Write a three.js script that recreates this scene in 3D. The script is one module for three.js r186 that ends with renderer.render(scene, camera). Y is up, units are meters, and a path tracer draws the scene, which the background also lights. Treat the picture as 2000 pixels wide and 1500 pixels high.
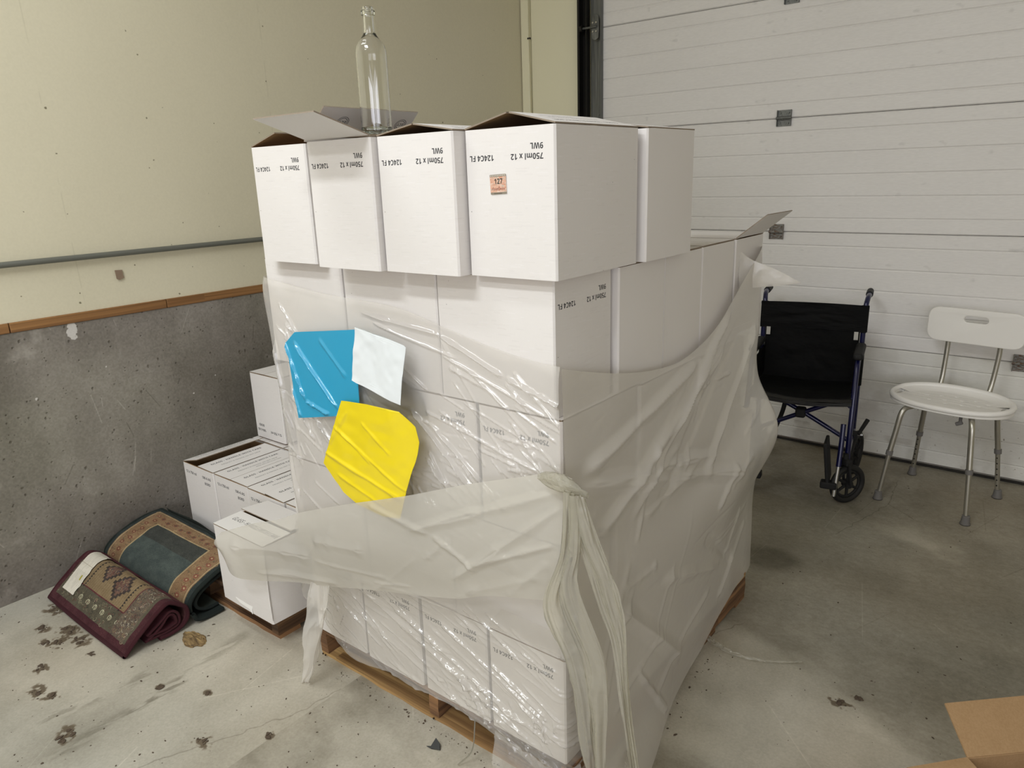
import * as THREE from 'three';
import { RoundedBoxGeometry } from 'three/addons/geometries/RoundedBoxGeometry.js';
import { mergeGeometries, toCreasedNormals } from 'three/addons/utils/BufferGeometryUtils.js';
import { RectAreaLightUniformsLib } from 'three/addons/lights/RectAreaLightUniformsLib.js';

// ------------------------------------------------------------------ camera, light, exposure
const scene = new THREE.Scene();
const camera = new THREE.PerspectiveCamera(55.513, 2000 / 1500, 0.05, 60);
camera.position.set(3.2316, 1.6037, 4.2572);
camera.rotation.set(-0.2803, 0.676, -0.033, 'YXZ');
const renderer = new THREE.WebGLRenderer({ antialias: true });
renderer.toneMapping = THREE.LinearToneMapping;
renderer.toneMappingExposure = 1.0;
renderer.shadowMap.enabled = true;
renderer.shadowMap.type = THREE.PCFSoftShadowMap;
RectAreaLightUniformsLib.init();
const LAMP_COLOR = 0xf4f8fb;
const LAMPS = [ // x, y, z, width (x), depth (z), radiance, which one
  [2.15, 3.62, 5.1, 1.22, 0.26, 53, 'ceiling light with two tubes nearest in front of the tall stack'],
  [2.15, 3.62, 6.5, 1.22, 0.26, 50, 'added fill ceiling light with two tubes farthest back toward the front wall'],  // unseen lamp added to even out the brightness
  [1.0, 3.62, 4.0, 1.22, 0.26, 22, 'added dim fill ceiling light with two tubes nearest the left wall'],  // unseen lamp added to brighten the left wall
];
const FILL_COLOR = 0xf2f3ff, FILL_WINDOWS = [ // unseen fill lights, added and built as frosted windows: wall, centre along the wall, sill height, width, height, radiance
  ['front', 5.0, 1.0, 3.4, 1.7, 4.2],
  ['right', 6.5, 1.0, 3.4, 1.7, 1.7],
];

// ------------------------------------------------------------------ helpers
function mulberry(a) { return () => { a |= 0; a = a + 0x6D2B79F5 | 0; let t = Math.imul(a ^ a >>> 15, 1 | a); t = t + Math.imul(t ^ t >>> 7, 61 | t) ^ t; return ((t ^ t >>> 14) >>> 0) / 4294967296; }; }
function hash2(i, j, s) { let h = Math.imul(i, 374761393) + Math.imul(j, 668265263) + Math.imul(s, 2147483647) | 0; h = Math.imul(h ^ h >>> 13, 1274126177); h ^= h >>> 16; return (h >>> 0) / 4294967296; }
function vnoise(x, y, s = 0) {
  const i = Math.floor(x), j = Math.floor(y); let f = x - i, g = y - j; f = f * f * (3 - 2 * f); g = g * g * (3 - 2 * g);
  const a = hash2(i, j, s), b = hash2(i + 1, j, s), c = hash2(i, j + 1, s), d = hash2(i + 1, j + 1, s);
  return a + (b - a) * f + (c - a) * g + (a - b - c + d) * f * g;
}
function fbm(x, y, s = 0, o = 4) { let v = 0, a = 0.5, t = 0; for (let k = 0; k < o; k++) { v += a * vnoise(x, y, s + k * 17); t += a; a *= 0.5; x *= 2.03; y *= 2.03; } return v / t; }
function ridged(x, y, s = 0, o = 3) { let v = 0, a = 0.5, t = 0; for (let k = 0; k < o; k++) { v += a * (1 - Math.abs(2 * vnoise(x, y, s + k * 31) - 1)); t += a; a *= 0.5; x *= 2.1; y *= 2.1; } return v / t; }
const clamp = (v, a = 0, b = 1) => Math.min(b, Math.max(a, v));
const sstep = (a, b, v) => { const t = clamp((v - a) / (b - a)); return t * t * (3 - 2 * t); };
const lerp = (a, b, t) => a + (b - a) * t;

const used = {};
function numbered(n) { if (!(n in used)) { used[n] = 0; return n; } used[n]++; return n + '_' + String(used[n]).padStart(3, '0'); }
function tag(o, label, category, group, kind) { if (label) o.userData.label = label; if (category) o.userData.category = category; if (group) o.userData.group = group; if (kind) o.userData.kind = kind; return o; }
function thing(name, label, category, pos = [0, 0, 0], turn = 0, group) {
  const o = new THREE.Group(); o.name = numbered(name); o.position.set(...pos); o.rotation.y = turn; scene.add(o);
  return tag(o, label, category, group);
}
function part(name, geo, m, parent = scene, label) {
  const o = new THREE.Mesh(geo, m); o.name = parent === scene ? numbered(name) : name; o.castShadow = true; o.receiveShadow = true; parent.add(o);
  if (label) o.userData.label = label;
  return o;
}
function structure(name, geo, m, parent = scene) { const o = part(name, geo, m, parent); if (parent === scene) o.userData.kind = 'structure'; return o; }

function pixels(w, h, fn, srgb = true, rep = false) { // fn(u, v, out) -> out rgb 0..255, v measured upward
  const d = new Uint8Array(w * h * 4), o = [0, 0, 0];
  for (let j = 0; j < h; j++) for (let i = 0; i < w; i++) { fn(i / w, j / h, o, i, j); const k = (j * w + i) * 4; d[k] = clamp(o[0], 0, 255); d[k + 1] = clamp(o[1], 0, 255); d[k + 2] = clamp(o[2], 0, 255); d[k + 3] = 255; }
  const t = new THREE.DataTexture(d, w, h, THREE.RGBAFormat); t.magFilter = THREE.LinearFilter; t.minFilter = THREE.LinearMipmapLinearFilter; t.generateMipmaps = true;
  if (srgb) t.colorSpace = THREE.SRGBColorSpace;
  if (rep) t.wrapS = t.wrapT = THREE.RepeatWrapping;
  t.needsUpdate = true; return t;
}
function drawn(w, h, fn) { const c = document.createElement('canvas'); c.width = w; c.height = h; fn(c.getContext('2d'), w, h); const t = new THREE.CanvasTexture(c); t.colorSpace = THREE.SRGBColorSpace; t.anisotropy = 8; return t; }
const std = (o) => new THREE.MeshStandardMaterial({ side: THREE.DoubleSide, ...o });
const phys = (o) => new THREE.MeshPhysicalMaterial({ side: THREE.DoubleSide, ...o });

function box(w, h, d, x = 0, y = 0, z = 0, r = 0) { // y is the bottom
  const g = r ? new RoundedBoxGeometry(w, h, d, 2, r) : new THREE.BoxGeometry(w, h, d); g.translate(x, y + h / 2, z); return g;
}
function tube(pts, r, seg = 40, rs = 12, closed = false, tension = 0.5) {
  return new THREE.TubeGeometry(new THREE.CatmullRomCurve3(pts.map(p => new THREE.Vector3(...p)), closed, 'catmullrom', tension), seg, r, rs, closed);
}
function rod(a, b, r, r2 = r, rs = 14) {
  const A = new THREE.Vector3(...a), B = new THREE.Vector3(...b), L = A.distanceTo(B), g = new THREE.CylinderGeometry(r2, r, L, rs);
  g.applyQuaternion(new THREE.Quaternion().setFromUnitVectors(new THREE.Vector3(0, 1, 0), B.clone().sub(A).normalize())); g.translate((a[0] + b[0]) / 2, (a[1] + b[1]) / 2, (a[2] + b[2]) / 2); return g;
}
function noIndex(g) { const n = g.index ? g.toNonIndexed() : g; for (const k of Object.keys(n.attributes)) if (!['position', 'normal', 'uv'].includes(k)) n.deleteAttribute(k); return n; }
function merge(list) { return mergeGeometries(list.map(noIndex), false); }
function boxUV(g, s = 1, ox = 0, oy = 0) { // uv in metres by the way a face points
  g = noIndex(g); const p = g.attributes.position, n = g.attributes.normal, uv = new Float32Array(p.count * 2);
  for (let i = 0; i < p.count; i += 3) {
    const nx = Math.abs(n.getX(i) + n.getX(i + 1) + n.getX(i + 2)), ny = Math.abs(n.getY(i) + n.getY(i + 1) + n.getY(i + 2)), nz = Math.abs(n.getZ(i) + n.getZ(i + 1) + n.getZ(i + 2));
    for (let k = i; k < i + 3; k++) {
      const x = p.getX(k), y = p.getY(k), z = p.getZ(k); let u, v;
      if (nx >= ny && nx >= nz) { u = z; v = y; } else if (ny >= nz) { u = x; v = z; } else { u = x; v = y; }
      uv[k * 2] = u * s + ox; uv[k * 2 + 1] = v * s + oy;
    }
  }
  g.setAttribute('uv', new THREE.BufferAttribute(uv, 2)); return g;
}
function gridMesh(nu, nv, fn) { // fn(u, v) -> [x, y, z]; a smooth single sheet
  const pos = new Float32Array((nu + 1) * (nv + 1) * 3), uv = new Float32Array((nu + 1) * (nv + 1) * 2), idx = [];
  for (let j = 0; j <= nv; j++) for (let i = 0; i <= nu; i++) {
    const k = j * (nu + 1) + i, P = fn(i / nu, j / nv); pos.set(P.slice(0, 3), k * 3); uv[k * 2] = P.length > 3 ? P[3] : i / nu; uv[k * 2 + 1] = P.length > 3 ? P[4] : j / nv;
    if (i < nu && j < nv) idx.push(k, k + nu + 1, k + 1, k + 1, k + nu + 1, k + nu + 2);
  }
  const g = new THREE.BufferGeometry(); g.setAttribute('position', new THREE.BufferAttribute(pos, 3)); g.setAttribute('uv', new THREE.BufferAttribute(uv, 2)); g.setIndex(idx); g.computeVertexNormals(); return g;
}

// ------------------------------------------------------------------ materials of the room
const SPAN = 4.8; // the floor texture covers x 0..4.8, z 0..4.8 (then repeats)
function segDist(px, py, a) { const dx = a[2] - a[0], dy = a[3] - a[1], t = clamp(((px - a[0]) * dx + (py - a[1]) * dy) / (dx * dx + dy * dy)); return [Math.hypot(px - a[0] - t * dx, py - a[1] - t * dy), t]; }
const rf = mulberry(77);
const scratches = []; for (let i = 0; i < 90; i++) { const x = rf() * SPAN, z = rf() * SPAN, a = 1.5 + (rf() - 0.5) * 1.5, l = 0.05 + rf() * 0.45; scratches.push([x, z, x + Math.cos(a) * l, z + Math.sin(a) * l, rf() < 0.45 ? 1 : -1, 0.0012 + rf() * 0.002]); }
const cracks = [[1.15, 3.9, 1.32, 3.55], [1.32, 3.55, 1.47, 3.22], [1.47, 3.22, 1.5, 3.05], [2.5, 1.05, 2.62, 0.6], [2.62, 0.6, 2.6, 0.3], [2.62, 0.6, 2.78, 0.72], [2.2, 2.35, 2.42, 1.95], [2.6, 2.9, 2.9, 2.55]];
const tyre = [[1.04, 3.72, 1.03, 3.35], [1.045, 3.5, 0.97, 3.08], [0.86, 3.68, 0.9, 3.4]];
const mudSpots = []; for (const [x, z, r] of [[0.40, 3.446, 0.03], [0.494, 3.448, 0.03], [0.408, 3.529, 0.016], [0.45, 3.50, 0.022], [0.557, 3.599, 0.02], [0.684, 3.653, 0.024], [0.75, 3.64, 0.02], [0.974, 3.671, 0.022], [0.99, 3.70, 0.014], [1.344, 3.444, 0.02], [1.40, 3.60, 0.013], [1.0, 3.40, 0.012], [0.3, 3.5, 0.02], [0.62, 3.46, 0.011], [1.16, 3.32, 0.012], [2.815, 2.17, 0.02], [2.86, 2.12, 0.012], [1.49, 3.31, 0.013], [0.2, 3.42, 0.03]]) mudSpots.push([x, z, r]);
const cellOf = (list, size) => { const m = new Map(); list.forEach(s => { const n = Math.ceil(Math.hypot(s[2] - s[0], s[3] - s[1]) / (size / 2)) + 1; for (let k = 0; k <= n; k++) { const x = lerp(s[0], s[2], k / n), z = lerp(s[1], s[3], k / n); for (let a = -1; a <= 1; a++) for (let b = -1; b <= 1; b++) { const key = (Math.floor(x / size) + a) * 1000 + Math.floor(z / size) + b; if (!m.has(key)) m.set(key, new Set()); m.get(key).add(s); } } }); return m; };
const scrCells = cellOf(scratches, 0.05), crkCells = cellOf(cracks, 0.05);
const floorMap = pixels(2048, 2048, (u, v, o) => {
  const x = u * SPAN, z = v * SPAN;
  const big = fbm(x * 0.9, z * 0.9, 1, 4), mid = fbm(x * 3.2 + 7, z * 4.4, 5, 4), streak = fbm(z * 2.2 + x * 0.9, x * 8 - z * 1.6, 9, 4), fine = vnoise(x * 190, z * 190, 3), grit = vnoise(x * 420, z * 420, 4);
  let l = 173 + (big - 0.5) * 36 + (mid - 0.5) * 34 + (streak - 0.5) * 30 + (fine - 0.5) * 10 + (grit - 0.5) * 9;
  const warm = (fbm(x * 1.7 + 31, z * 1.7, 12, 3) - 0.5) * 16;
  // round oil stain, then mottled stains with dimmer light toward the door painted in
  const w1 = fbm(x * 6, z * 6, 21, 3) * 0.1;
  l -= 30 * (1 - sstep(0.06, 0.15, Math.hypot(x - 2.34, (z - 1.41) * 1.05) + w1 - 0.05));
  l -= 9 * sstep(0.54, 0.72, fbm(x * 2.1 + 3, z * 2.9 + 9, 33, 4));
  const stainShade = fbm(x * 1.9 + z * 0.5 + 40, z * 3.6 - x * 1.2 + 2, 37, 5) + (x > 1.5 ? 0.34 * sstep(2.25, 1.4, z + (fbm(x * 2, z * 2, 38, 3) - 0.5) * 1.2) : -0.4);
  l -= 36 * sstep(0.40, 0.70, stainShade) * (0.8 + 0.4 * streak) * (0.85 + 0.3 * vnoise(x * 60, z * 90, 39));
  l += 8 * sstep(0.56, 0.74, fbm(x * 2.6 + 13, z * 3.3 + 5, 36, 4));
  const key = Math.floor(x / 0.05) * 1000 + Math.floor(z / 0.05);
  if (scrCells.has(key)) for (const s of scrCells.get(key)) { const [d, t] = segDist(x, z, s); l += s[4] * 26 * (1 - sstep(0, s[5], d)) * (0.35 + 0.65 * vnoise(t * 30, s[0] * 50, 3)) * sstep(0, 0.12, t) * sstep(0, 0.12, 1 - t); }
  if (crkCells.has(key)) for (const s of crkCells.get(key)) { const d = segDist(x + (fbm(x * 30, z * 30, 40, 2) - 0.5) * 0.02, z + (fbm(x * 30, z * 30, 44, 2) - 0.5) * 0.02, s)[0]; l -= 30 * (1 - sstep(0.0006, 0.0026, d)); }
  for (const s of tyre) { const d = segDist(x, z, s)[0]; if (d < 0.05) l -= 22 * (1 - sstep(0.004, 0.045, d)) * sstep(0.42, 0.62, fbm(z * 14, x * 60 + z * 8, 51, 3)); }
  const dot = vnoise(x * 95, z * 95, 61); if (dot > 0.965) l -= 40 * (dot - 0.965) / 0.035 * vnoise(x * 3, z * 3, 62);
  let r = l + 5 + warm * 0.5, g = l - 1, b = l - 16 - warm * 0.5;
  for (const m of mudSpots) { const d = Math.hypot(x - m[0], (z - m[1]) * 1.5); if (d < m[2] * 2.6) { const k = sstep(0.5, 0.62, fbm(x * 60, z * 60, 71, 3) + (1 - d / (m[2] * 2.2)) * 0.35 - 0.1) * (1 - sstep(m[2] * 1.5, m[2] * 2.5, d)) * 0.75; r = lerp(r, 82, k); g = lerp(g, 68, k); b = lerp(b, 50, k); } }
  o[0] = r; o[1] = g; o[2] = b;
}, true, true);
const floorBump = pixels(1024, 1024, (u, v, o) => { const q = 128 + (fbm(u * 40, v * 40, 81, 4) - 0.5) * 90 + (vnoise(u * 300, v * 300, 85) - 0.5) * 26; o[0] = o[1] = o[2] = q; }, false, true);
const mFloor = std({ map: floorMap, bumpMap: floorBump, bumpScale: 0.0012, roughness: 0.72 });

const pits = []; { const r = mulberry(5); for (let i = 0; i < 2300; i++) { const u = r() * 4.2, c = 0.1 + 0.9 * r(); const v = r() * 1.08; if (vnoise(u * 1.7, v * 2.2, 90) < 0.42 && r() < 0.8) continue; pits.push([u, v, 0.0012 + 0.0045 * Math.pow(r(), 3), 0.6 + r() * 0.8, c]); } }
const pitCells = new Map(); pits.forEach(p => { for (let a = -1; a <= 1; a++) for (let b = -1; b <= 1; b++) { const k = (Math.floor(p[0] / 0.02) + a) * 1000 + Math.floor(p[1] / 0.02) + b; if (!pitCells.has(k)) pitCells.set(k, []); pitCells.get(k).push(p); } });
const pitAt = (x, y) => { const l = pitCells.get(Math.floor(x / 0.02) * 1000 + Math.floor(y / 0.02)); let m = 0; if (l) for (const p of l) { const d = Math.hypot((x - p[0]), (y - p[1]) * p[3]) / p[2] + (vnoise(x * 500, y * 500, 93) - 0.5) * 0.7; m = Math.max(m, 1 - sstep(0.6, 1.1, d)); } return m; };
const CW = 4.4, CH = 1.1;
const wallCells = []; { const r = mulberry(15); for (let i = 0; i < 70; i++) { const x = r() * CW, y = r() * CH, a = Math.PI / 2 + (r() - 0.5) * 1.2, l = 0.02 + r() * 0.12; wallCells.push([x, y, x + Math.cos(a) * l, y + Math.sin(a) * l, r() < 0.6 ? 1 : -1]); } }
const wsc = cellOf(wallCells, 0.05);
const concreteMap = pixels(2048, 512, (u, v, o) => {
  const x = u * CW, y = v * CH;
  const big = fbm(x * 1.3, y * 1.6, 101, 4), mid = fbm(x * 5, y * 5, 105, 4), fine = vnoise(x * 160, y * 160, 109), streak = fbm(x * 9, y * 2, 112, 3);
  let l = 118 + (big - 0.5) * 66 + (mid - 0.5) * 34 + (streak - 0.5) * 20 + (fine - 0.5) * 16;
  let gr = (fbm(x * 1.1 + 9, y * 1.4, 120, 3) - 0.5) * 22;
  const lime = sstep(0.6, 0.76, fbm(x * 8, y * 8, 131, 4)) * sstep(0.5, 0.62, fbm(x * 1.6 + 3, y * 1.5, 135, 3)); l += lime * 22;
  const key = Math.floor(x / 0.05) * 1000 + Math.floor(y / 0.05);
  if (wsc.has(key)) for (const s of wsc.get(key)) { const d = segDist(x, y, s)[0]; l += s[4] * 24 * (1 - sstep(0.0005, 0.0028, d)); }
  l -= 26 * pitAt(x, y);
  o[0] = l + 4; o[1] = l - 2 + gr * 0.3; o[2] = l - 11 - gr * 0.4;
  const spot = (cx, cy, rr, k) => { const d = Math.hypot(x - cx, (y - cy) * k) + (fbm(x * 70, y * 70, 141, 2) - 0.5) * rr; if (d < rr) { o[0] = 208; o[1] = 204; o[2] = 198; } };
  spot(3.083, 1.047, 0.022, 0.6); spot(3.26, 0.80, 0.006, 1); spot(2.62, 0.66, 0.004, 1); spot(2.98, 0.87, 0.004, 1); spot(2.5, 0.72, 0.003, 1);
});
const concreteBump = pixels(2048, 512, (u, v, o) => { const x = u * CW, y = v * CH; o[0] = o[1] = o[2] = 170 + (fbm(x * 14, y * 14, 151, 4) - 0.5) * 70 + (vnoise(x * 200, y * 200, 155) - 0.5) * 20 - 110 * pitAt(x, y); }, false);
const mConcrete = std({ map: concreteMap, bumpMap: concreteBump, bumpScale: 0.006, roughness: 0.9 });

const PW = 4.4, PH = 1.6; // painted panel above the sill: z 0..4.4, height 1.115..2.715
const nailSpots = []; { const r = mulberry(25); for (const z of [3.02, 2.62, 2.02, 1.42, 0.82, 3.62]) for (let k = 0; k < 9; k++) if (r() < 0.75) nailSpots.push([z + (r() - 0.5) * 0.03, 0.03 + k * 0.19 + (r() - 0.5) * 0.08, 0.002 + r() * 0.003]); for (let k = 0; k < 60; k++) nailSpots.push([r() * PW, r() * PH * (0.3 + 0.7 * r()), 0.001 + r() * 0.002]); }
const paintMap = pixels(2048, 768, (u, v, o) => {
  const x = u * PW, y = v * PH;
  const roll = fbm(x * 3, y * 1.2, 161, 3), fine = vnoise(x * 170, y * 170, 165), spl = fbm(x * 1.1, y * 1.1, 168, 3);
  let l = 222 + (roll - 0.5) * 6 + (fine - 0.5) * 4 + (spl - 0.5) * 6;
  for (const z of [3.02 + (y - 0.4) * 0.02, 2.02 + (y - 0.4) * 0.005]) { const d = Math.abs(x - z); if (d < 0.003) l -= 12 * (1 - d / 0.003) * sstep(0.4, 0.55, fbm(y * 12, z * 3, 171, 3)); }
  for (const s of nailSpots) { const d = Math.hypot(x - s[0], y - s[1]); if (d < s[2]) l -= 90; }
  o[0] = l; o[1] = l - 7; o[2] = l - 33;
});
const paintBump = pixels(1024, 512, (u, v, o) => { o[0] = o[1] = o[2] = 128 + (fbm(u * 160, v * 70, 181, 3) - 0.5) * 90; }, false);
const mPaint = std({ map: paintMap, bumpMap: paintBump, bumpScale: 0.0008, roughness: 0.62 });
const mPaintPlain = std({ color: 0xf1ecce, roughness: 0.65, bumpMap: paintBump, bumpScale: 0.0008 });
const mCeil = std({ color: 0xdedad0, roughness: 0.9 });
const mRoomWall = std({ color: 0xd6d0b6, roughness: 0.8 });

function woodTex(seed, base, dark, contrast = 1) {
  return pixels(512, 512, (u, v, o) => {
    const x = u * 8, y = v; const warp = fbm(u * 2, v * 2, seed, 3) * 0.6;
    const ring = fbm(x * 0.35 + seed, (y + warp * 0.18) * 34, seed + 3, 4), fib = fbm(u * 5, v * 170, seed + 7, 2), stain = fbm(u * 4, v * 4, seed + 11, 4);
    const k = clamp((0.5 + (ring - 0.5) * 1.5 * contrast + (fib - 0.5) * 0.5 + (stain - 0.5) * 0.9));
    for (let c = 0; c < 3; c++) o[c] = lerp(dark[c], base[c], k);
  }, true, true);
}
const mSill = std({ map: woodTex(201, [160, 117, 70], [112, 76, 42]), roughness: 0.7 });
const mWoodA = std({ map: woodTex(211, [202, 166, 110], [124, 92, 56]), roughness: 0.8 });
const mWoodB = std({ map: woodTex(221, [156, 116, 78], [82, 58, 40]), roughness: 0.85 });
const mWoodDark = std({ map: woodTex(231, [122, 92, 62], [66, 47, 32]), roughness: 0.85 });

// ------------------------------------------------------------------ the room
const RX = 7.2, RZ = 9.2, RH = 3.7, T = 0.2, DOOR_X = 0.64, DOOR_END = 4.4, DOOR_H = 3.05;
{
  const f = new THREE.PlaneGeometry(1, 1); // floor slab with thickness
  const g = boxUV(box(RX + 2 * T, 0.15, RZ + 2 * T, RX / 2, -0.15, RZ / 2), 1 / SPAN);
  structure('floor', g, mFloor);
  structure('ceiling', box(RX + 2 * T, 0.15, RZ + 2 * T, RX / 2, RH, RZ / 2), mCeil);
  for (const [side, c, y0, w, h] of FILL_WINDOWS) {
    const L = side === 'front' ? RX + 2 * T : RZ, o = side === 'front' ? -T : 0, a = c - w / 2, b = c + w / 2, q = [];
    for (const [u0, u1, v0, v1] of [[o, a, 0, RH], [b, o + L, 0, RH], [a, b, 0, y0], [a, b, y0 + h, RH]]) q.push(side === 'front' ? box(u1 - u0, v1 - v0, T, (u0 + u1) / 2, v0, RZ + T / 2) : box(T, v1 - v0, u1 - u0, RX + T / 2, v0, (u0 + u1) / 2));
    structure('wall_' + side, merge(q), mRoomWall);
  }
  // left wall: poured concrete below, painted panel above
  const low = box(T, 1.076, RZ, -T / 2, 0, RZ / 2);
  const lw = boxUV(low); { const uv = lw.attributes.uv; for (let i = 0; i < uv.count; i++) uv.setXY(i, uv.getX(i) / CW, uv.getY(i) / CH); }
  const wl = structure('wall_left', lw, mConcrete);
  const up = boxUV(box(T - 0.004, RH - 1.115, RZ, -T / 2 - 0.002, 1.115, RZ / 2)); { const uv = up.attributes.uv; for (let i = 0; i < uv.count; i++) uv.setXY(i, uv.getX(i) / PW, (uv.getY(i) - 1.115) / PH); }
  paintMap.wrapS = paintMap.wrapT = concreteMap.wrapS = concreteBump.wrapS = THREE.RepeatWrapping; paintMap.wrapT = THREE.MirroredRepeatWrapping;
  part('painted_panel', up, mPaint, wl);
  const sill = new THREE.Group(); sill.name = 'trim_1'; sill.userData.kind = 'structure'; scene.add(sill);
  let z = 0, si = 0; for (const L of [0.78, 1.05, 0.85, 0.62, 1.4, 2.2, 2.3]) { const b = boxUV(box(T + 0.004, 0.0385, L - 0.003, -T / 2 + 0.003, 1.0765, z + L / 2, 0.003), 1, 0, si * 0.31); const uv = b.attributes.uv; for (let i = 0; i < uv.count; i++) { uv.setXY(i, uv.getX(i) * 0.4, uv.getY(i) * 2.5 + si * 0.37); } part('plank', b, mSill, sill); z += L; si++; }
  // wall beside and above the garage door
  const wb = structure('wall_back', box(DOOR_X, RH, T, DOOR_X / 2, 0, -T / 2 - 0.06), mPaintPlain);
  part('painted_panel', box(RX - DOOR_END, RH, T, DOOR_END + (RX - DOOR_END) / 2, 0, -T / 2 - 0.06), mPaintPlain, wb);
  part('painted_panel', box(DOOR_END - DOOR_X, RH - DOOR_H, T, (DOOR_X + DOOR_END) / 2, DOOR_H, -T / 2 - 0.06), mPaintPlain, wb);
  part('facing_board', box(0.415, RH, 0.05, 0.07 + 0.2075, 0, -0.035, 0.004), mPaintPlain, wb);
  const tr = structure('trim_2', box(0.064, RH, 0.068, 0.034, 0, -0.02, 0.006), mPaintPlain);
}
// conduit along the left wall
{
  const c = thing('conduit_pipe', 'long grey metal conduit running level along the cream left wall', 'pipe', [0.016, 1.335, 0]);
  const m = std({ color: 0x7d7f78, roughness: 0.5, metalness: 0.55 });
  part('tube', rod([0, 0, 0.05], [0, 0, 9.15], 0.0115), m, c);
  for (const z of [0.9, 3.75, 5.5]) part('strap', box(0.024, 0.03, 0.02, -0.002, -0.015, z, 0.003), m, c);
}
{ // torn brown patch on the wall
  const s = new THREE.Shape(); s.moveTo(-0.016, 0.02); s.lineTo(0.014, 0.018); s.lineTo(0.013, -0.004); s.lineTo(0.018, -0.014); s.lineTo(-0.002, -0.022); s.lineTo(-0.014, -0.017); s.closePath();
  const g = new THREE.ExtrudeGeometry(s, { depth: 0.003, bevelEnabled: false }); g.rotateY(Math.PI / 2);
  const o = part('torn_patch', g, std({ color: 0x8f7a66, roughness: 0.9 })); o.position.set(0.0005, 1.247, 2.86); tag(o, 'small torn brown patch on the cream left wall below the conduit', 'patch');
}
{ // cable clip in the corner
  const o = thing('cable_clip', 'tiny black clip on the thin cable in the wall corner', 'clip', [0.07, 2.458, 0.012]);
  part('clip_band', box(0.022, 0.011, 0.014, 0, 0, 0.002, 0.003), std({ color: 0x151515, roughness: 0.6 }), o); part('nail', rod([0.004, 0.005, 0.008], [0.004, 0.005, 0.013], 0.003), std({ color: 0x444444, metalness: 0.7, roughness: 0.4 }), o);
  const w = part('thin_cable', tube([[0.069, 0.6, 0.0], [0.071, 1.5, 0.003], [0.068, 2.2, 0.006], [0.07, 2.46, 0.016], [0.066, 3.1, 0.008], [0.064, 3.68, 0.006]].map(p => [p[0] + 0.004, p[1], p[2] + 0.004]), 0.0025, 80, 8), std({ color: 0xcfc7a4, roughness: 0.6 }));
  tag(w, 'thin cream cable running down the corner of the two walls', 'cable');
}

// ------------------------------------------------------------------ garage door
const galv = pixels(256, 256, (u, v, o) => { const c = fbm(u * 14, v * 14, 301, 3), s = vnoise(u * 60, v * 60, 305); const l = 120 + (c - 0.5) * 60 + (s - 0.5) * 24; o[0] = l; o[1] = l + 2; o[2] = l; }, true, true);
const mGalv = std({ map: galv, metalness: 0.75, roughness: 0.5 });
const mRust = std({ map: pixels(256, 256, (u, v, o) => { const c = sstep(0.45, 0.7, fbm(u * 9, v * 9, 311, 4)) * 0.8, l = 140 + (vnoise(u * 60, v * 60, 315) - 0.5) * 30; o[0] = lerp(l, 96, c); o[1] = lerp(l, 66, c); o[2] = lerp(l - 4, 46, c); }, true, true), metalness: 0.3, roughness: 0.6 });
const doorMap = pixels(2048, 512, (u, v, o) => {
  const x = u * 4, y = v * 0.61;
  let l = 234 + (fbm(x * 2, y * 4, 321, 3) - 0.5) * 7 + (vnoise(x * 60, y * 420, 325) - 0.5) * 6;
  const sc = fbm(x * 11, y * 20, 327, 4); if (sc > 0.78) l -= 14 * (sc - 0.78) / 0.1;
  o[0] = l; o[1] = l - 3; o[2] = l - 7;
}, true, true);
const doorMapLow = pixels(2048, 512, (u, v, o) => {
  const x = u * 4, y = v * 0.61;
  let l = 229 + (fbm(x * 2, y * 4, 331, 3) - 0.5) * 9 + (vnoise(x * 60, y * 420, 335) - 0.5) * 6;
  const dirt = sstep(0.52, 0.72, fbm(x * 7, y * 9, 341, 5)) * (0.35 + 0.65 * sstep(0.4, 0.7, vnoise(x * 2, y * 14, 343))) * (y < 0.12 ? 1 : 0.3);
  const sp = vnoise(x * 120, y * 120, 345); const spk = sp > 0.94 && y < 0.3 ? (sp - 0.94) / 0.06 : 0;
  const k = clamp(dirt * 0.5 + spk * 0.7);
  o[0] = lerp(l, 110, k); o[1] = lerp(l - 2, 98, k); o[2] = lerp(l - 9, 82, k);
}, true, true);
const doorBump = pixels(512, 512, (u, v, o) => { o[0] = o[1] = o[2] = 128 + (fbm(u * 18, v * 90, 351, 3) - 0.5) * 120; }, false, true);
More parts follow.
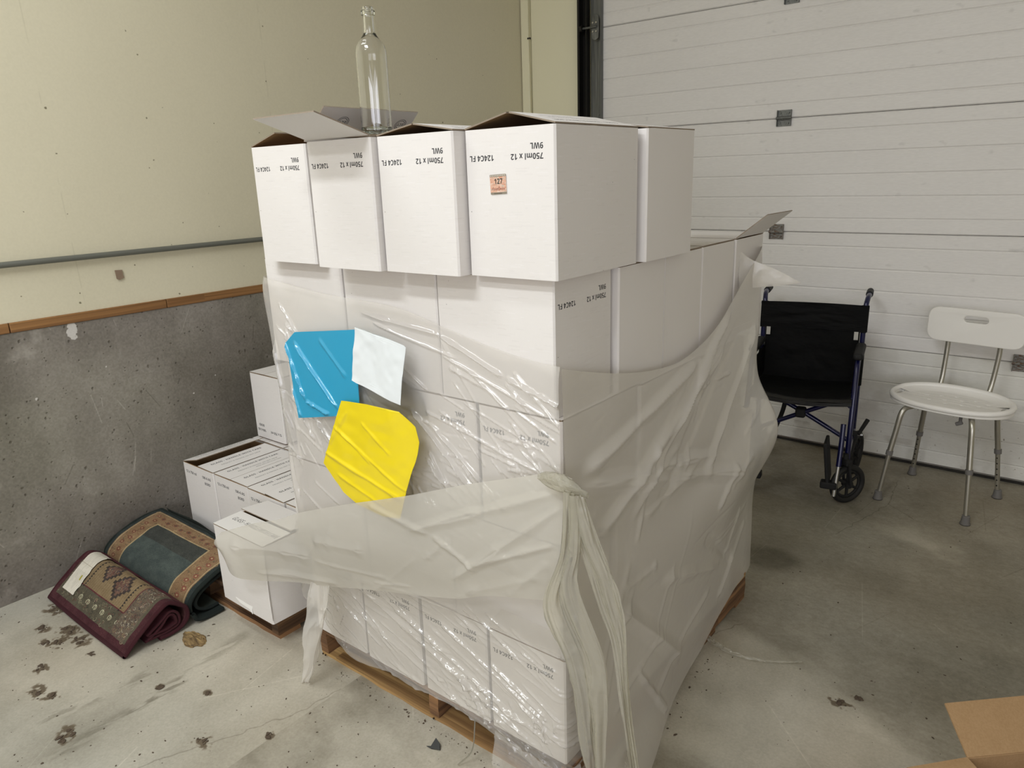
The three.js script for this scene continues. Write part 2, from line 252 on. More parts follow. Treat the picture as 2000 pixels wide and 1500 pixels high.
{
  const door = new THREE.Group(); door.name = 'door_1'; door.userData.kind = 'structure'; scene.add(door);
  const H = 0.6085, prof = new THREE.Shape(), gz = 0.0042, gw = 0.0055; // profile in (depth, height)
  const ribs = [0.075, 0.19, 0.305, 0.42, 0.535];
  prof.moveTo(-0.05, 0.001); prof.lineTo(-0.006, 0.001); prof.lineTo(0, 0.006);
  for (const r of ribs) { prof.lineTo(0, r - gw); prof.lineTo(-gz, r - 0.001); prof.lineTo(-gz, r + 0.001); prof.lineTo(-0.0004, r + gw); prof.lineTo(0, r + gw + 0.001); }
  prof.lineTo(0, H - 0.006); prof.lineTo(-0.006, H - 0.001); prof.lineTo(-0.05, H - 0.001); prof.closePath();
  const g0 = new THREE.ExtrudeGeometry(prof, { depth: DOOR_END - DOOR_X + 0.1, bevelEnabled: false }); g0.rotateY(Math.PI / 2); g0.scale(1, 1, -1);
  // x along the door, y up, z out of it
  const p = g0.attributes.position; for (let i = 0; i < p.count; i++) { const x = p.getX(i), y = p.getY(i), z = p.getZ(i); p.setXYZ(i, x, y, z); }
  const idx = []; for (let i = 0; i < p.count; i += 3) idx.push(i, i + 2, i + 1);
  let g = g0.index ? g0.toNonIndexed() : g0; g.setIndex(idx); g = g.toNonIndexed(); g.computeVertexNormals();
  const bb = new THREE.Box3().setFromBufferAttribute(g.attributes.position); g.translate(-bb.min.x, 0, -bb.max.z);
  g = boxUV(g); { const uv = g.attributes.uv; for (let i = 0; i < uv.count; i++) uv.setXY(i, uv.getX(i) / 4, uv.getY(i) / 0.61); }
  const mD = std({ map: doorMap, bumpMap: doorBump, bumpScale: 0.0006, roughness: 0.5 }), mDL = std({ map: doorMapLow, bumpMap: doorBump, bumpScale: 0.0006, roughness: 0.5 });
  for (let k = 0; k < 5; k++) { const s = part('panel', g, k ? mD : mDL, door); s.position.set(DOOR_X - 0.05, 0.022 + k * 0.609, 0); }
  part('rubber_seal', box(DOOR_END - DOOR_X, 0.02, 0.04, (DOOR_X + DOOR_END) / 2, 0.001, -0.025, 0.006), std({ color: 0x2a2722, roughness: 0.8 }), door);
  part('metal_edge', box(DOOR_END - DOOR_X, 0.006, 0.006, (DOOR_X + DOOR_END) / 2, 0.021, 0.0005), mRust, door);
  // hinges at every seam
  const leaf = (s) => { const q = []; q.push(box(0.074, 0.031, 0.003, 0, s > 0 ? 0.011 : -0.042, 0.002, 0.001)); for (const e of [-0.037, 0.037]) q.push(box(0.003, 0.034, 0.016, e, s > 0 ? 0.008 : -0.042, 0.009)); return merge(q); };
  const knuckle = merge([rod([-0.041, 0, 0.013], [0.041, 0, 0.013], 0.008), box(0.072, 0.02, 0.004, 0, -0.010, 0.009)]);
  const screwG = rod([0, 0, 0.003], [0, 0, 0.008], 0.006, 0.005, 6);
  for (const [x, k] of [[1.789, 1], [1.789, 2], [1.789, 3], [1.789, 4], [3.03, 1], [3.03, 2], [3.03, 3], [3.03, 4], [4.25, 1], [4.25, 2], [4.25, 3]]) {
    const m = k > 2 ? mGalv : mRust, h = new THREE.Group(); h.name = 'hinge'; h.position.set(x, 0.022 + k * 0.609, 0.001); door.add(h);
    part('leaf', leaf(1), m, h); part('leaf', leaf(-1), m, h); part('knuckle', knuckle, m, h);
    for (const [sx, sy] of [[-0.022, 0.027], [0.022, 0.027], [-0.022, -0.027], [0.022, -0.027]]) { const sc = part('screw', screwG, m, h); sc.position.set(sx, sy, 0); }
  }
  // vertical track and its angle
  const mDark = std({ color: 0x2d2c29, metalness: 0.7, roughness: 0.45 });
  const tr = part('track', merge([box(0.008, DOOR_H + 0.3, 0.06, 0.488, 0.0, 0.035), box(0.052, DOOR_H + 0.3, 0.004, 0.512, 0, 0.008), box(0.012, DOOR_H + 0.3, 0.006, 0.494, 0, 0.066, 0.002), box(0.006, DOOR_H + 0.3, 0.04, 0.537, 0, 0.026)]), mDark, door);
  part('track_angle', merge([box(0.085, DOOR_H + 0.3, 0.004, 0.592, 0, 0.004), box(0.004, DOOR_H + 0.3, 0.03, 0.634, 0, 0.018)]), mGalv, door);
  for (const y of [0.35, 0.95, 1.95, 2.7]) part('bolt', rod([0.61, y, 0.006], [0.61, y, 0.013], 0.007, 0.007, 6), mGalv, door);
  for (const k of [1, 2, 3, 4]) { // end hinges with rollers
    const y = 0.022 + k * 0.609, h = new THREE.Group(); h.name = 'roller_hinge'; door.add(h);
    const s = new THREE.Shape(); s.moveTo(-0.022, -0.06); s.quadraticCurveTo(0, -0.085, 0.022, -0.06); s.lineTo(0.026, 0); s.lineTo(0.022, 0.06); s.quadraticCurveTo(0, 0.085, -0.022, 0.06); s.lineTo(-0.026, 0); s.closePath();
    const pl = new THREE.ExtrudeGeometry(s, { depth: 0.004, bevelEnabled: true, bevelSize: 0.001, bevelThickness: 0.001, bevelSegments: 1 }); pl.translate(0.6, y, 0.036); part('plate', pl, mGalv, h);
    part('roller_stem', rod([0.51, y, 0.05], [0.615, y, 0.05], 0.0065), mGalv, h); part('roller', rod([0.5, y, 0.05], [0.518, y, 0.05], 0.022), mDark, h);
    for (const [sx, sy] of [[-0.012, 0.025], [0.012, 0.025], [-0.012, -0.025], [0.012, -0.025]]) part('bolt', rod([0.6 + sx, y + sy, 0.04], [0.6 + sx, y + sy, 0.05], 0.0065, 0.006, 6), std({ color: 0xc9c7c0, metalness: 0.9, roughness: 0.25 }), h);
  }
}

// ------------------------------------------------------------------ ceiling lights
for (const [x, y, z, w, d, power, label] of LAMPS) {
  const t = thing('ceiling_light', label, 'light', [x, y, z]);
  const mH = std({ color: 0xe8e8e4, roughness: 0.5 });
  part('housing', box(w + 0.04, 0.07, d + 0.04, 0, 0.008, 0, 0.006), mH, t);
  const mG = std({ color: 0xffffff, emissive: LAMP_COLOR, emissiveIntensity: 3 });
  for (const s of [-1, 1]) part('lamp_tube', rod([-w / 2 + 0.02, -0.004, s * d / 4], [w / 2 - 0.02, -0.004, s * d / 4], 0.013), mG, t);
  const L = new THREE.RectAreaLight(LAMP_COLOR, power, w, d); L.position.set(x, y - 0.022, z); L.lookAt(x, 0, z); L.name = 'tube_glow'; L.castShadow = true; scene.add(L);
}

FILL_WINDOWS.forEach(([side, c, y0, w, h, power], i) => { // glowing windows added out of view behind and beside the camera as fill
  const t = new THREE.Group(); t.name = 'window_' + (i + 1); t.userData.kind = 'structure'; scene.add(t);
  if (side === 'front') t.position.set(c, y0, RZ); else { t.position.set(RX, y0, c); t.rotation.y = Math.PI / 2; }
  const mFr = std({ color: 0xdedbd4, roughness: 0.5 });
  part('frame', merge([box(w, 0.05, 0.09, 0, 0, 0.08), box(w, 0.05, 0.09, 0, h - 0.05, 0.08), box(0.05, h, 0.09, -w / 2 + 0.025, 0, 0.08), box(0.05, h, 0.09, w / 2 - 0.025, 0, 0.08)]), mFr, t);
  part('glow_pane', box(w - 0.08, h - 0.08, 0.012, 0, 0.04, 0.06), std({ color: 0xf2f4f6, emissive: FILL_COLOR, emissiveIntensity: power * 0.25, roughness: 0.4 }), t);
  const L = new THREE.RectAreaLight(FILL_COLOR, power, w - 0.1, h - 0.1); L.name = 'added_fill'; L.castShadow = true;
  if (side === 'front') { L.position.set(c, y0 + h / 2, RZ + 0.03); L.lookAt(c, y0 + h / 2, 0); } else { L.position.set(RX + 0.03, y0 + h / 2, c); L.lookAt(0, y0 + h / 2, c); }
  scene.add(L);
});

// ------------------------------------------------------------------ cartons
const CARD = 0.004;
function faceCanvas(w, d, h, draw) { // all four walls unrolled: front, right, back, left
  const P = 2 * (w + d), k = 2048 / P;
  return drawn(2048, Math.round(h * k), (c, W, H) => {
    c.fillStyle = '#e6e2df'; c.fillRect(0, 0, W, H);
    const r = mulberry(Math.round(w * 1000 + d * 77 + h * 13));
    for (let i = 0; i < 900; i++) { c.fillStyle = r() < 0.5 ? 'rgba(205,198,190,0.10)' : 'rgba(250,248,246,0.12)'; const x = r() * W, y = r() * H; c.fillRect(x, y, 2 + r() * 60, 1 + r() * 5); }
    for (let i = 0; i < 14; i++) { c.fillStyle = 'rgba(70,60,52,' + (0.15 + r() * 0.5) + ')'; c.beginPath(); c.ellipse(r() * W, r() * H, 1 + r() * 1.6, 1 + r() * 1.2, r() * 3, 0, 7); c.fill(); }
    draw(c, k, W, H);
  });
}
const CWID = 0.24, CDEP = 0.345, CHGT = 0.3134;
function upsideDown(c, x, y, txt, size, weight = 'bold') { c.save(); c.translate(x, y); c.rotate(Math.PI); c.font = `${weight} ${size}px sans-serif`; c.fillStyle = '#26262a'; c.textAlign = 'right'; c.textBaseline = 'middle'; c.fillText(txt, 0, 0); c.restore(); }
const print124 = faceCanvas(CWID, CDEP, CHGT, (c, k) => {
  const put = (x0) => { upsideDown(c, x0 + CWID * k * 0.055, CHGT * k * 0.19, '124C4 FL', k * 0.0165); upsideDown(c, x0 + CWID * k * 0.53, CHGT * k * 0.19, '750ml x 12', k * 0.0165); upsideDown(c, x0 + CWID * k * 0.74, CHGT * k * 0.125, '9WL', k * 0.0165); };
  put(0);
});
const LWID = 0.246, LDEP = 0.335, LHGT = 0.312;
const printAG = faceCanvas(LWID, LDEP, LHGT, (c, k) => {
  c.fillStyle = '#3a3a3e'; c.textAlign = 'left'; c.textBaseline = 'middle'; c.font = `bold ${k * 0.0165}px sans-serif`;
  c.fillText('12 x 750 ml', LWID * k * 0.08, LHGT * k * 0.12); c.fillText('100-6 AG', LWID * k * 0.62, LHGT * k * 0.12); c.fillText('BORD', LWID * k * 0.68, LHGT * k * 0.205);
});
const printAGflip = faceCanvas(LWID, LDEP, LHGT, (c, k) => {
  upsideDown(c, LWID * k * 0.5, LHGT * k * 0.88, '12 x 750 ml', k * 0.0165); upsideDown(c, LWID * k * 0.06, LHGT * k * 0.88, '100-6 AG', k * 0.0165); upsideDown(c, LWID * k * 0.12, LHGT * k * 0.80, 'BORD', k * 0.0165);
});
const plainWalls = faceCanvas(0.31, 0.235, 0.30, (c, k) => {
  c.strokeStyle = 'rgba(130,118,105,0.65)'; c.lineWidth = k * 0.0015; c.beginPath(); c.arc(0.17 * k, 0.12 * k, 0.011 * k, 0, 5); c.stroke(); c.beginPath(); c.moveTo(0.165 * k, 0.115 * k); c.lineTo(0.176 * k, 0.128 * k); c.stroke();
});
const flapPrint = drawn(1024, 384, (c, W, H) => {
  c.fillStyle = '#e6e2df'; c.fillRect(0, 0, W, H); c.fillStyle = '#3b3a3c'; c.textAlign = 'center'; c.font = 'bold 58px sans-serif'; c.fillText('GLASS - HANDLE WITH CARE', W / 2, 130); c.font = '36px sans-serif'; c.fillText('PRODUCT IS FRAGILE, DO NOT DROP', W / 2, 240); c.font = '30px sans-serif'; c.fillText('MADE WITH RECYCLED FIBRE', W * 0.62, 300);
});
const flip = (fn) => (c, W, H) => { c.save(); c.translate(W, H); c.rotate(Math.PI); fn(c, W, H); c.restore(); };
const flapPrintFlip = drawn(1024, 384, flip((c, W, H) => {
  c.fillStyle = '#e6e2df'; c.fillRect(0, 0, W, H); c.fillStyle = '#3b3a3c'; c.textAlign = 'center'; c.font = 'bold 58px sans-serif'; c.fillText('GLASS - HANDLE WITH CARE', W / 2, 130); c.font = '36px sans-serif'; c.fillText('PRODUCT IS FRAGILE, DO NOT DROP', W / 2, 240);
}));
const flapMarks = drawn(1024, 384, (c, W, H) => {
  c.fillStyle = '#e6e2df'; c.fillRect(0, 0, W, H); c.strokeStyle = '#4a484a'; c.lineWidth = 5;
  for (const x of [130, 760]) { c.beginPath(); c.arc(x, 230, 58, 0, 7); c.stroke(); c.beginPath(); c.arc(x, 230, 44, 0, 7); c.stroke(); c.font = 'bold 40px sans-serif'; c.fillStyle = '#4a484a'; c.textAlign = 'center'; c.fillText('ECT', x, 245); }
});
const kraftTex = pixels(256, 256, (u, v, o) => { const l = (fbm(u * 16, v * 16, 401, 3) - 0.5) * 7 + (vnoise(u * 128, v * 128, 404) - 0.5) * 10; o[0] = 166 + l; o[1] = 134 + l; o[2] = 96 + l; }, true, true);
const cardBump = pixels(256, 256, (u, v, o) => { o[0] = o[1] = o[2] = 128 + Math.sin(u * 2 * Math.PI * 40) * 26 + (fbm(u * 24, v * 24, 411, 3) - 0.5) * 60; }, false, true);
cardBump.repeat.set(6, 2);
const mKraft = std({ map: kraftTex, roughness: 0.85 });
const mCardEdge = std({ color: 0x8f8272, roughness: 0.9 });
const mWhiteCard = std({ color: 0xe6e2df, roughness: 0.72 });
const m124 = std({ map: print124, roughness: 0.68, bumpMap: cardBump, bumpScale: 0.0003 }), mAG = std({ map: printAG, roughness: 0.7 }), mAGf = std({ map: printAGflip, roughness: 0.7 }), mPlainWalls = std({ map: plainWalls, roughness: 0.7 });
const mFlapPrint = std({ map: flapPrint, roughness: 0.7 }), mFlapPrintFlip = std({ map: flapPrintFlip, roughness: 0.7 }), mFlapMarks = std({ map: flapMarks, roughness: 0.7 });

function cartonBody(w, d, h, seed, bulge = 0.0025, lean = 0) { // open-topped shell: outer print (group 0), kraft lining and rim (group 1)
  const R = 0.004, path = [], P = 2 * (w + d), r = mulberry(seed);
  const side = (x0, z0, x1, z1, s0, L, nx, nz) => { for (let i = 0; i <= 8; i++) { const t = lerp(R / L, 1 - R / L, i / 8); path.push([lerp(x0, x1, t), lerp(z0, z1, t), s0 + t * L, nx, nz, Math.sin(Math.PI * t)]); } };
  side(-w / 2, d / 2, w / 2, d / 2, 0, w, 0, 1); side(w / 2, d / 2, w / 2, -d / 2, w, d, 1, 0); side(w / 2, -d / 2, -w / 2, -d / 2, w + d, w, 0, -1); side(-w / 2, -d / 2, -w / 2, d / 2, 2 * w + d, d, -1, 0);
  path.push([path[0][0], path[0][1], P, 0, 1, 0]);
  const amp = [0, 0, 0, 0].map(() => bulge * (0.4 + r())), NV = 8;
  const sideOf = (k) => Math.min(3, Math.floor(k / 9));
  const at = (k, v, off) => { const q = path[k], b = amp[sideOf(k)] * q[5] * Math.sin(Math.PI * clamp(v * 0.9 + 0.1)); return [q[0] + q[3] * (b - off) + lean * v * h, v * h, q[1] + q[4] * (b - off)]; };
  const pos = [], uv = [], idxA = [], idxB = [], n = path.length;
  for (const off of [0, CARD]) for (let j = 0; j <= NV; j++) for (let k = 0; k < n; k++) {
    let A = at(k, j / NV, off); if (off) { A[0] = clamp(A[0] - lean * (j / NV) * h, -w / 2 + off, w / 2 - off) + lean * (j / NV) * h; A[2] = clamp(A[2], -d / 2 + off, d / 2 - off); if (j === 0) A[1] = off; }
    pos.push(...A); uv.push(...(off ? [path[k][2] * 3, j / NV * h * 3] : [path[k][2] / P, j / NV]));
  }
  const S = n * (NV + 1);
  for (let j = 0; j < NV; j++) for (let k = 0; k < n - 1; k++) { const a = j * n + k; idxA.push(a, a + 1, a + n, a + 1, a + n + 1, a + n); const b = S + a; idxB.push(b, b + n, b + 1, b + 1, b + n, b + n + 1); }
  for (let k = 0; k < n - 1; k++) { const a = NV * n + k; idxB.push(a, a + 1, S + a, a + 1, S + a + 1, S + a); }
  const c0 = pos.length / 3; for (const y of [0, CARD]) { pos.push(0, y, 0); uv.push(0.5, 0.5); }
  for (let k = 0; k < n - 1; k++) { idxB.push(c0, k + 1, k); idxB.push(c0 + 1, S + k, S + k + 1); }
  const g = new THREE.BufferGeometry(); g.setAttribute('position', new THREE.Float32BufferAttribute(pos, 3)); g.setAttribute('uv', new THREE.Float32BufferAttribute(uv, 2)); g.setIndex([...idxA, ...idxB]);
  g.addGroup(0, idxA.length, 0); g.addGroup(idxA.length, idxB.length, 1);
  const ng = toCreasedNormals(g, 0.6); ng.clearGroups(); ng.addGroup(0, idxA.length, 0); ng.addGroup(idxA.length, idxB.length, 1); return ng;
}
function flapGeo(along, len, notch = 0) { // hinge on the z axis, reaching to +x; top (+y) is the outer white face
  const s = new THREE.Shape(); s.moveTo(0, -along / 2); s.lineTo(len, -along / 2 + notch); s.lineTo(len, along / 2 - notch); s.lineTo(0, along / 2); s.closePath();
  const pos = [], uv = [], A = [[0, -along / 2], [len, -along / 2 + notch], [len, along / 2 - notch], [0, along / 2]], tri = (a, b, c, u) => { pos.push(...a, ...b, ...c); uv.push(...u); };
  const top = A.map(q => [q[0], 0, q[1]]), bot = A.map(q => [q[0], -CARD * 0.8, q[1]]), U = A.map(q => [0.5 - q[1] / along, 1 - q[0] / len]);
  const quad = (a, b, c, d, ua, ub, uc, ud) => { tri(a, b, c, [...ua, ...ub, ...uc]); tri(a, c, d, [...ua, ...uc, ...ud]); };
  quad(top[0], top[3], top[2], top[1], U[0], U[3], U[2], U[1]);
  const z2 = [0, 0]; quad(bot[0], bot[1], bot[2], bot[3], U[0], U[1], U[2], U[3]); for (let i = 0; i < 4; i++) { const j = (i + 1) % 4; quad(top[i], top[j], bot[j], bot[i], z2, z2, z2, z2); }
  const g = new THREE.BufferGeometry(); g.setAttribute('position', new THREE.Float32BufferAttribute(pos, 3)); g.setAttribute('uv', new THREE.Float32BufferAttribute(uv, 2)); g.computeVertexNormals(); g.addGroup(0, 6, 0); g.addGroup(6, 6, 1); g.addGroup(12, 24, 2); return g;
}
const DEG = Math.PI / 180;
function addFlap(t, which, w, d, h, deg, outer = mWhiteCard, len = w / 2 - 0.001, tilt = 0) { // deg: 0 closed, 90 upright, 180 opened flat outward
  const along = which === 'left' || which === 'right' ? d - 0.003 : w - 0.003;
  const f = new THREE.Mesh(flapGeo(along, len, deg > 60 ? 0.003 : 0), [outer, mKraft, mCardEdge]); f.name = 'flap'; f.castShadow = f.receiveShadow = true;
  const px = which === 'left' ? -w / 2 : which === 'right' ? w / 2 : 0, pz = which === 'front' ? d / 2 : which === 'back' ? -d / 2 : 0;
  const yaw = { left: 0, right: Math.PI, front: Math.PI / 2, back: -Math.PI / 2 }[which];
  f.position.set(px, h + 0.004, pz); f.rotation.order = 'YXZ'; f.rotation.y = yaw; f.rotation.z = deg * DEG; f.rotation.x = tilt * DEG; t.add(f); return f;
}
const bodyCache = {};
function carton(name, label, pos, turn, o = {}) {
  const { w = CWID, d = CDEP, h = CHGT, mat = m124, seed = 1, flaps = { left: 0.2, right: 0.2 }, outer = {}, group, lean = 0, tilt = {}, len } = o;
  const t = thing(name, label, 'box', pos, turn, group);
  const key = [w, d, h, seed % 4, lean].join(); const g = bodyCache[key] || (bodyCache[key] = cartonBody(w, d, h, 40 + seed % 4, o.bulge ?? 0.0025, lean));
  const b = new THREE.Mesh(g, [mat, mKraft]); b.name = 'body'; b.castShadow = b.receiveShadow = true; t.add(b);
  for (const k of ['front', 'back', 'left', 'right']) if (k in flaps) addFlap(t, k, w, d, h, flaps[k], outer[k] || mWhiteCard, len?.[k], tilt[k] || 0);
  return t;
}
const STEP = CHGT + 0.0046, topY = 1.3836, B0 = topY - 4 * STEP; // rows: cartons plus their closed flaps
// top row: narrow printed ends toward the camera
const TG = 'white wine cartons on the top row of the tall stack';
carton('carton', 'white carton at the far left end of the top row with its lid tented', [1.446, topY, 2.846], 0.012, { seed: 1, flaps: { left: 15, right: 138 }, outer: { right: mFlapMarks }, group: TG });
carton('carton', 'white carton on the top row whose front flap sticks out and shades its print', [1.7412, topY, 2.878], 0, { seed: 2, flaps: { front: 163, right: 2 }, len: { front: 0.155 }, group: TG });
carton('carton', 'white carton on the top row between the flung-open one and the stickered one', [1.986, topY, 2.862], 0.01, { seed: 3, flaps: { left: 9, right: 9 }, outer: { right: mFlapPrint }, group: TG });
const stickered = carton('carton', 'white carton at the near corner of the top row with the orange 127 sticker', [2.2325, topY, 2.828], 0.008, { seed: 4, flaps: { left: 13, right: 13 }, outer: { right: mFlapPrint }, group: TG });
carton('carton', 'white carton on the top row behind the stickered one, on the door side', [2.242, topY, 2.502], 0.006, { seed: 5, d: 0.26, flaps: { left: 8, right: 8 }, outer: { right: mFlapPrint }, group: TG, mat: mWhiteCard });
{ // the sticker
  const tex = drawn(256, 220, (c, W, H) => {
    c.fillStyle = '#d8a890'; c.fillRect(0, 0, W, H); const r = mulberry(9);
    for (let i = 0; i < 240; i++) { c.fillStyle = ['#e8d2c4', '#c98a70', '#d9c2b0', '#e2b49a', '#b9b4a6'][Math.floor(r() * 5)]; c.globalAlpha = 0.6; c.fillRect(r() * W, r() * H, 10 + r() * 40, 4 + r() * 12); } c.globalAlpha = 1;
    c.fillStyle = '#8d8474'; c.fillRect(0, 0, W, 26); c.fillRect(0, H - 22, W, 22); c.fillStyle = '#e9e3da'; for (let i = 0; i < 9; i++) c.fillRect(10 + i * 27, 8, 14, 9);
    c.fillStyle = '#1b1a19'; c.font = 'bold 82px sans-serif'; c.textAlign = 'center'; c.fillText('127', W * 0.52, 106);
    c.strokeStyle = '#7e2f22'; c.lineWidth = 5; c.beginPath(); c.moveTo(28, 172); for (let i = 1; i < 90; i++) c.lineTo(28 + i * 2.3, 162 + 11 * Math.sin(i * 0.62) + (i > 44 && i < 52 ? -16 : i < 8 ? -12 : 0)); c.stroke(); c.fillStyle = '#3a3632'; c.fillRect(52, H - 12, 130, 6);
  });
  const s = new THREE.Mesh(box(0.044, 0.041, 0.0006), [mWhiteCard, mWhiteCard, mWhiteCard, mWhiteCard, std({ map: tex, roughness: 0.5 }), mWhiteCard]); s.name = 'sticker'; s.position.set(-0.026, 0.179, CDEP / 2 + 0.0035); s.rotation.z = 0.04; s.userData.label = 'small orange sticker numbered 127'; stickered.add(s);
}
// lower rows (1 is on the pallet)
const FZ = 2.972, RX0 = 2.33;
const words = { 4: 'second', 3: 'third', 2: 'fourth', 1: 'bottom' };
for (const r of [4, 2]) { // long sides toward the camera, five deep
  const y = B0 + (r - 1) * STEP, G = `white wine cartons on the ${words[r]} row from the top of the tall stack`;
  const L = 0.358, xs = [RX0 - L / 2 - 0.002, RX0 - L * 1.5 - 0.004, RX0 - L * 2.5 - 0.005];
  ['near corner', 'middle', 'left end'].forEach((n, i) => carton('carton', `white carton at the ${n} of the stack's front, ${words[r]} row down`, [xs[i], y, FZ - CWID / 2 - (i === 1 ? 0.004 : 0)], Math.PI / 2 + (i - 1) * 0.004, { seed: i + r, d: L - 0.004, group: G, bulge: 0.002 }));
  for (let k = 1; k < 5; k++) {
    const far = r === 4 && k === 4;
    carton('carton', far ? 'white carton at the second row back, one flap flung up toward the door' : `white carton on the stack's door side, ${words[r]} row down, ${['', 'second', 'third', 'fourth', 'fifth'][k]} from near corner`, [RX0 - L / 2 + (k === 1 ? 0.012 : k === 2 ? 0.004 : 0), y, FZ - CWID / 2 - k * (CWID + 0.012)], Math.PI / 2 + (k === 2 ? 0.01 : 0), { seed: k, d: L - 0.004, mat: mWhiteCard, group: G, bulge: 0.0015, flaps: far ? { left: 4, right: 2, front: 142 } : { left: 0.2, right: 0.2 } });
  }
}
for (const r of [3, 1]) { // narrow printed ends toward the camera
  const y = B0 + (r - 1) * STEP, G = `white wine cartons on the ${words[r]} row from the top of the tall stack`;
  for (let k = 0; k < 4; k++) carton('carton', `white carton under film on the ${words[r]} row's front, ${['at near corner', 'second from near corner', 'third from near corner', 'at left end'][k]}`, [RX0 + 0.008 - 0.122 - k * 0.262, y, FZ - CDEP / 2 - 0.002 * (k % 2)], 0, { seed: k + r, w: 0.25, group: G });
  for (let k = 1; k < 3; k++) carton('carton', `white carton on the ${words[r]} row's door side, ${['', 'behind the near corner one', 'third from near corner'][k]}`, [RX0 + 0.012 - 0.122 + k * 0.006, y, FZ - CDEP / 2 - k * (CDEP + 0.006)], 0, { seed: k + r, w: 0.25, mat: mWhiteCard, group: G });
}

// ------------------------------------------------------------------ bottle
{
  const b = thing('wine_bottle', 'empty clear glass wine bottle standing on the top row of cartons', 'bottle', [1.756, 1.7085, 2.93]);
  const R = 0.0385, H = 0.295, o = [[0.0, 0.002], [0.030, 0.002], [0.036, 0.004], [R, 0.010], [R, 0.19], [R - 0.0008, 0.197], [R - 0.0035, 0.207], [R - 0.009, 0.2165], [R - 0.0165, 0.225], [0.0158, 0.234], [0.0143, 0.244], [0.0138, 0.255], [0.0136, 0.276], [0.0165, 0.277], [0.0168, 0.2865], [0.0148, 0.288], [0.0145, 0.2945], [0.0125, H]];
  const inn = [[0.0095, H], [0.0095, 0.25], [0.0108, 0.236], [R - 0.0195, 0.227], [R - 0.0118, 0.218], [R - 0.006, 0.207], [R - 0.0032, 0.196], [R - 0.003, 0.18], [R - 0.003, 0.02], [R - 0.008, 0.011], [0.02, 0.016], [0.012, 0.026], [0.0, 0.03]];
  const pts = [...o, ...inn].map(p => new THREE.Vector2(Math.max(p[0], 1e-5), p[1]));
  const curve = []; for (let i = 0; i < pts.length - 1; i++) for (let k = 0; k < 3; k++) curve.push(pts[i].clone().lerp(pts[i + 1], k / 3)); curve.push(pts[pts.length - 1]);
  part('glass', new THREE.LatheGeometry(curve, 64), phys({ color: 0xffffff, transmission: 1, thickness: 0.003, ior: 1.5, roughness: 0.01, attenuationColor: new THREE.Color(0xd5e2d6), attenuationDistance: 0.08, side: THREE.FrontSide }), b);
}

// ------------------------------------------------------------------ pallets
function plank(L, h, d, seed, rough = 0.0012) { // along x, centred, bottom at 0; slightly sawn-rough edges
  const g = new THREE.BoxGeometry(L, h, d, Math.max(2, Math.round(L / 0.05)), 2, 3); g.translate(0, h / 2, 0);
  const p = g.attributes.position; for (let i = 0; i < p.count; i++) { const x = p.getX(i), y = p.getY(i), z = p.getZ(i); p.setY(i, y + (y > h * 0.9 || y < h * 0.1 ? (vnoise(x * 22, z * 60, seed) - 0.5) * rough * (y < h * 0.1 ? 0.2 : 2) : 0)); p.setZ(i, z + (vnoise(x * 18 + 9, y * 50, seed + 3) - 0.5) * rough * 5); }
  const q = boxUV(toCreasedNormals(g, 0.7)); const uv = q.attributes.uv; for (let i = 0; i < uv.count; i++) uv.setXY(i, uv.getX(i) * 0.55 + seed * 0.37, uv.getY(i) * 1.9 + seed * 0.13); return q;
}
function plankZ(L, h, d, seed) { const q = plank(L, h, d, seed); q.rotateY(Math.PI / 2); return q; }
{
  const t = thing('wooden_pallet', 'tan wooden pallet under the tall wrapped stack of white cartons', 'pallet', [1.83, 0, 2.372]);
  const Wd = 1.06, Dp = 1.196, hb = 0.017, hs = B0 - 2 * hb - 0.0015;
  for (let i = 0; i < 3; i++) { const x = [-Wd / 2 + 0.019, 0.02, Wd / 2 - 0.019][i]; const s = part('stringer', plankZ(Dp - 0.004, hs, 0.038, 11 + i), i ? mWoodB : mWoodB, t); s.position.set(x, hb + 0.0005, 0); }
  for (let i = 0; i < 5; i++) { const z = -Dp / 2 + 0.05 + i * (Dp - 0.1) / 4; const s = part('bottom_board', plank(Wd, hb, 0.09, 21 + i), i === 4 ? mWoodA : mWoodB, t); s.position.set(0, 0, z); }
  for (let i = 0; i < 8; i++) { const z = -Dp / 2 + 0.05 + i * (Dp - 0.1) / 7; const s = part('deck_board', plank(Wd, hb, 0.092, 31 + i), i % 3 ? mWoodB : mWoodA, t); s.position.set(0, B0 - hb - 0.0005, z); }
  const nail = rod([0, 0, 0], [0, 0, 0.003], 0.003, 0.003, 8), mN = std({ color: 0x3a2c24, metalness: 0.6, roughness: 0.6 });
  for (const x of [-Wd / 2 + 0.012, -Wd / 2 + 0.026, 0.02, Wd / 2 - 0.02]) { const n = part('nail', nail, mN, t); n.position.set(x, 0.009, Dp / 2 + 0.0005); }
}
const LP = 0.112; // height of the low pallet by the wall
{
  const t = thing('wooden_pallet', 'dark weathered pallet by the concrete wall under the smaller cartons', 'pallet', [0.625, 0, 2.5]);
  const Wd = 0.96, Dp = 1.02, hb = 0.017, hs = LP - 2 * hb - 0.0015;
  for (let i = 0; i < 3; i++) { const s = part('stringer', plankZ(Dp - 0.004, hs, 0.04, 51 + i), mWoodDark, t); s.position.set([-Wd / 2 + 0.02, 0, Wd / 2 - 0.02][i], hb + 0.0005, 0); }
  for (let i = 0; i < 4; i++) { const s = part('bottom_board', plank(Wd, hb, 0.09, 61 + i), i === 3 ? mWoodB : mWoodDark, t); s.position.set(0, 0, -Dp / 2 + 0.05 + i * (Dp - 0.1) / 3); }
  for (let i = 0; i < 7; i++) { const s = part('deck_board', plank(Wd, hb, 0.095, 71 + i), i % 3 === 1 ? mWoodB : mWoodDark, t); s.position.set(0, LP - hb - 0.0005, -Dp / 2 + 0.05 + i * (Dp - 0.1) / 6); }
}
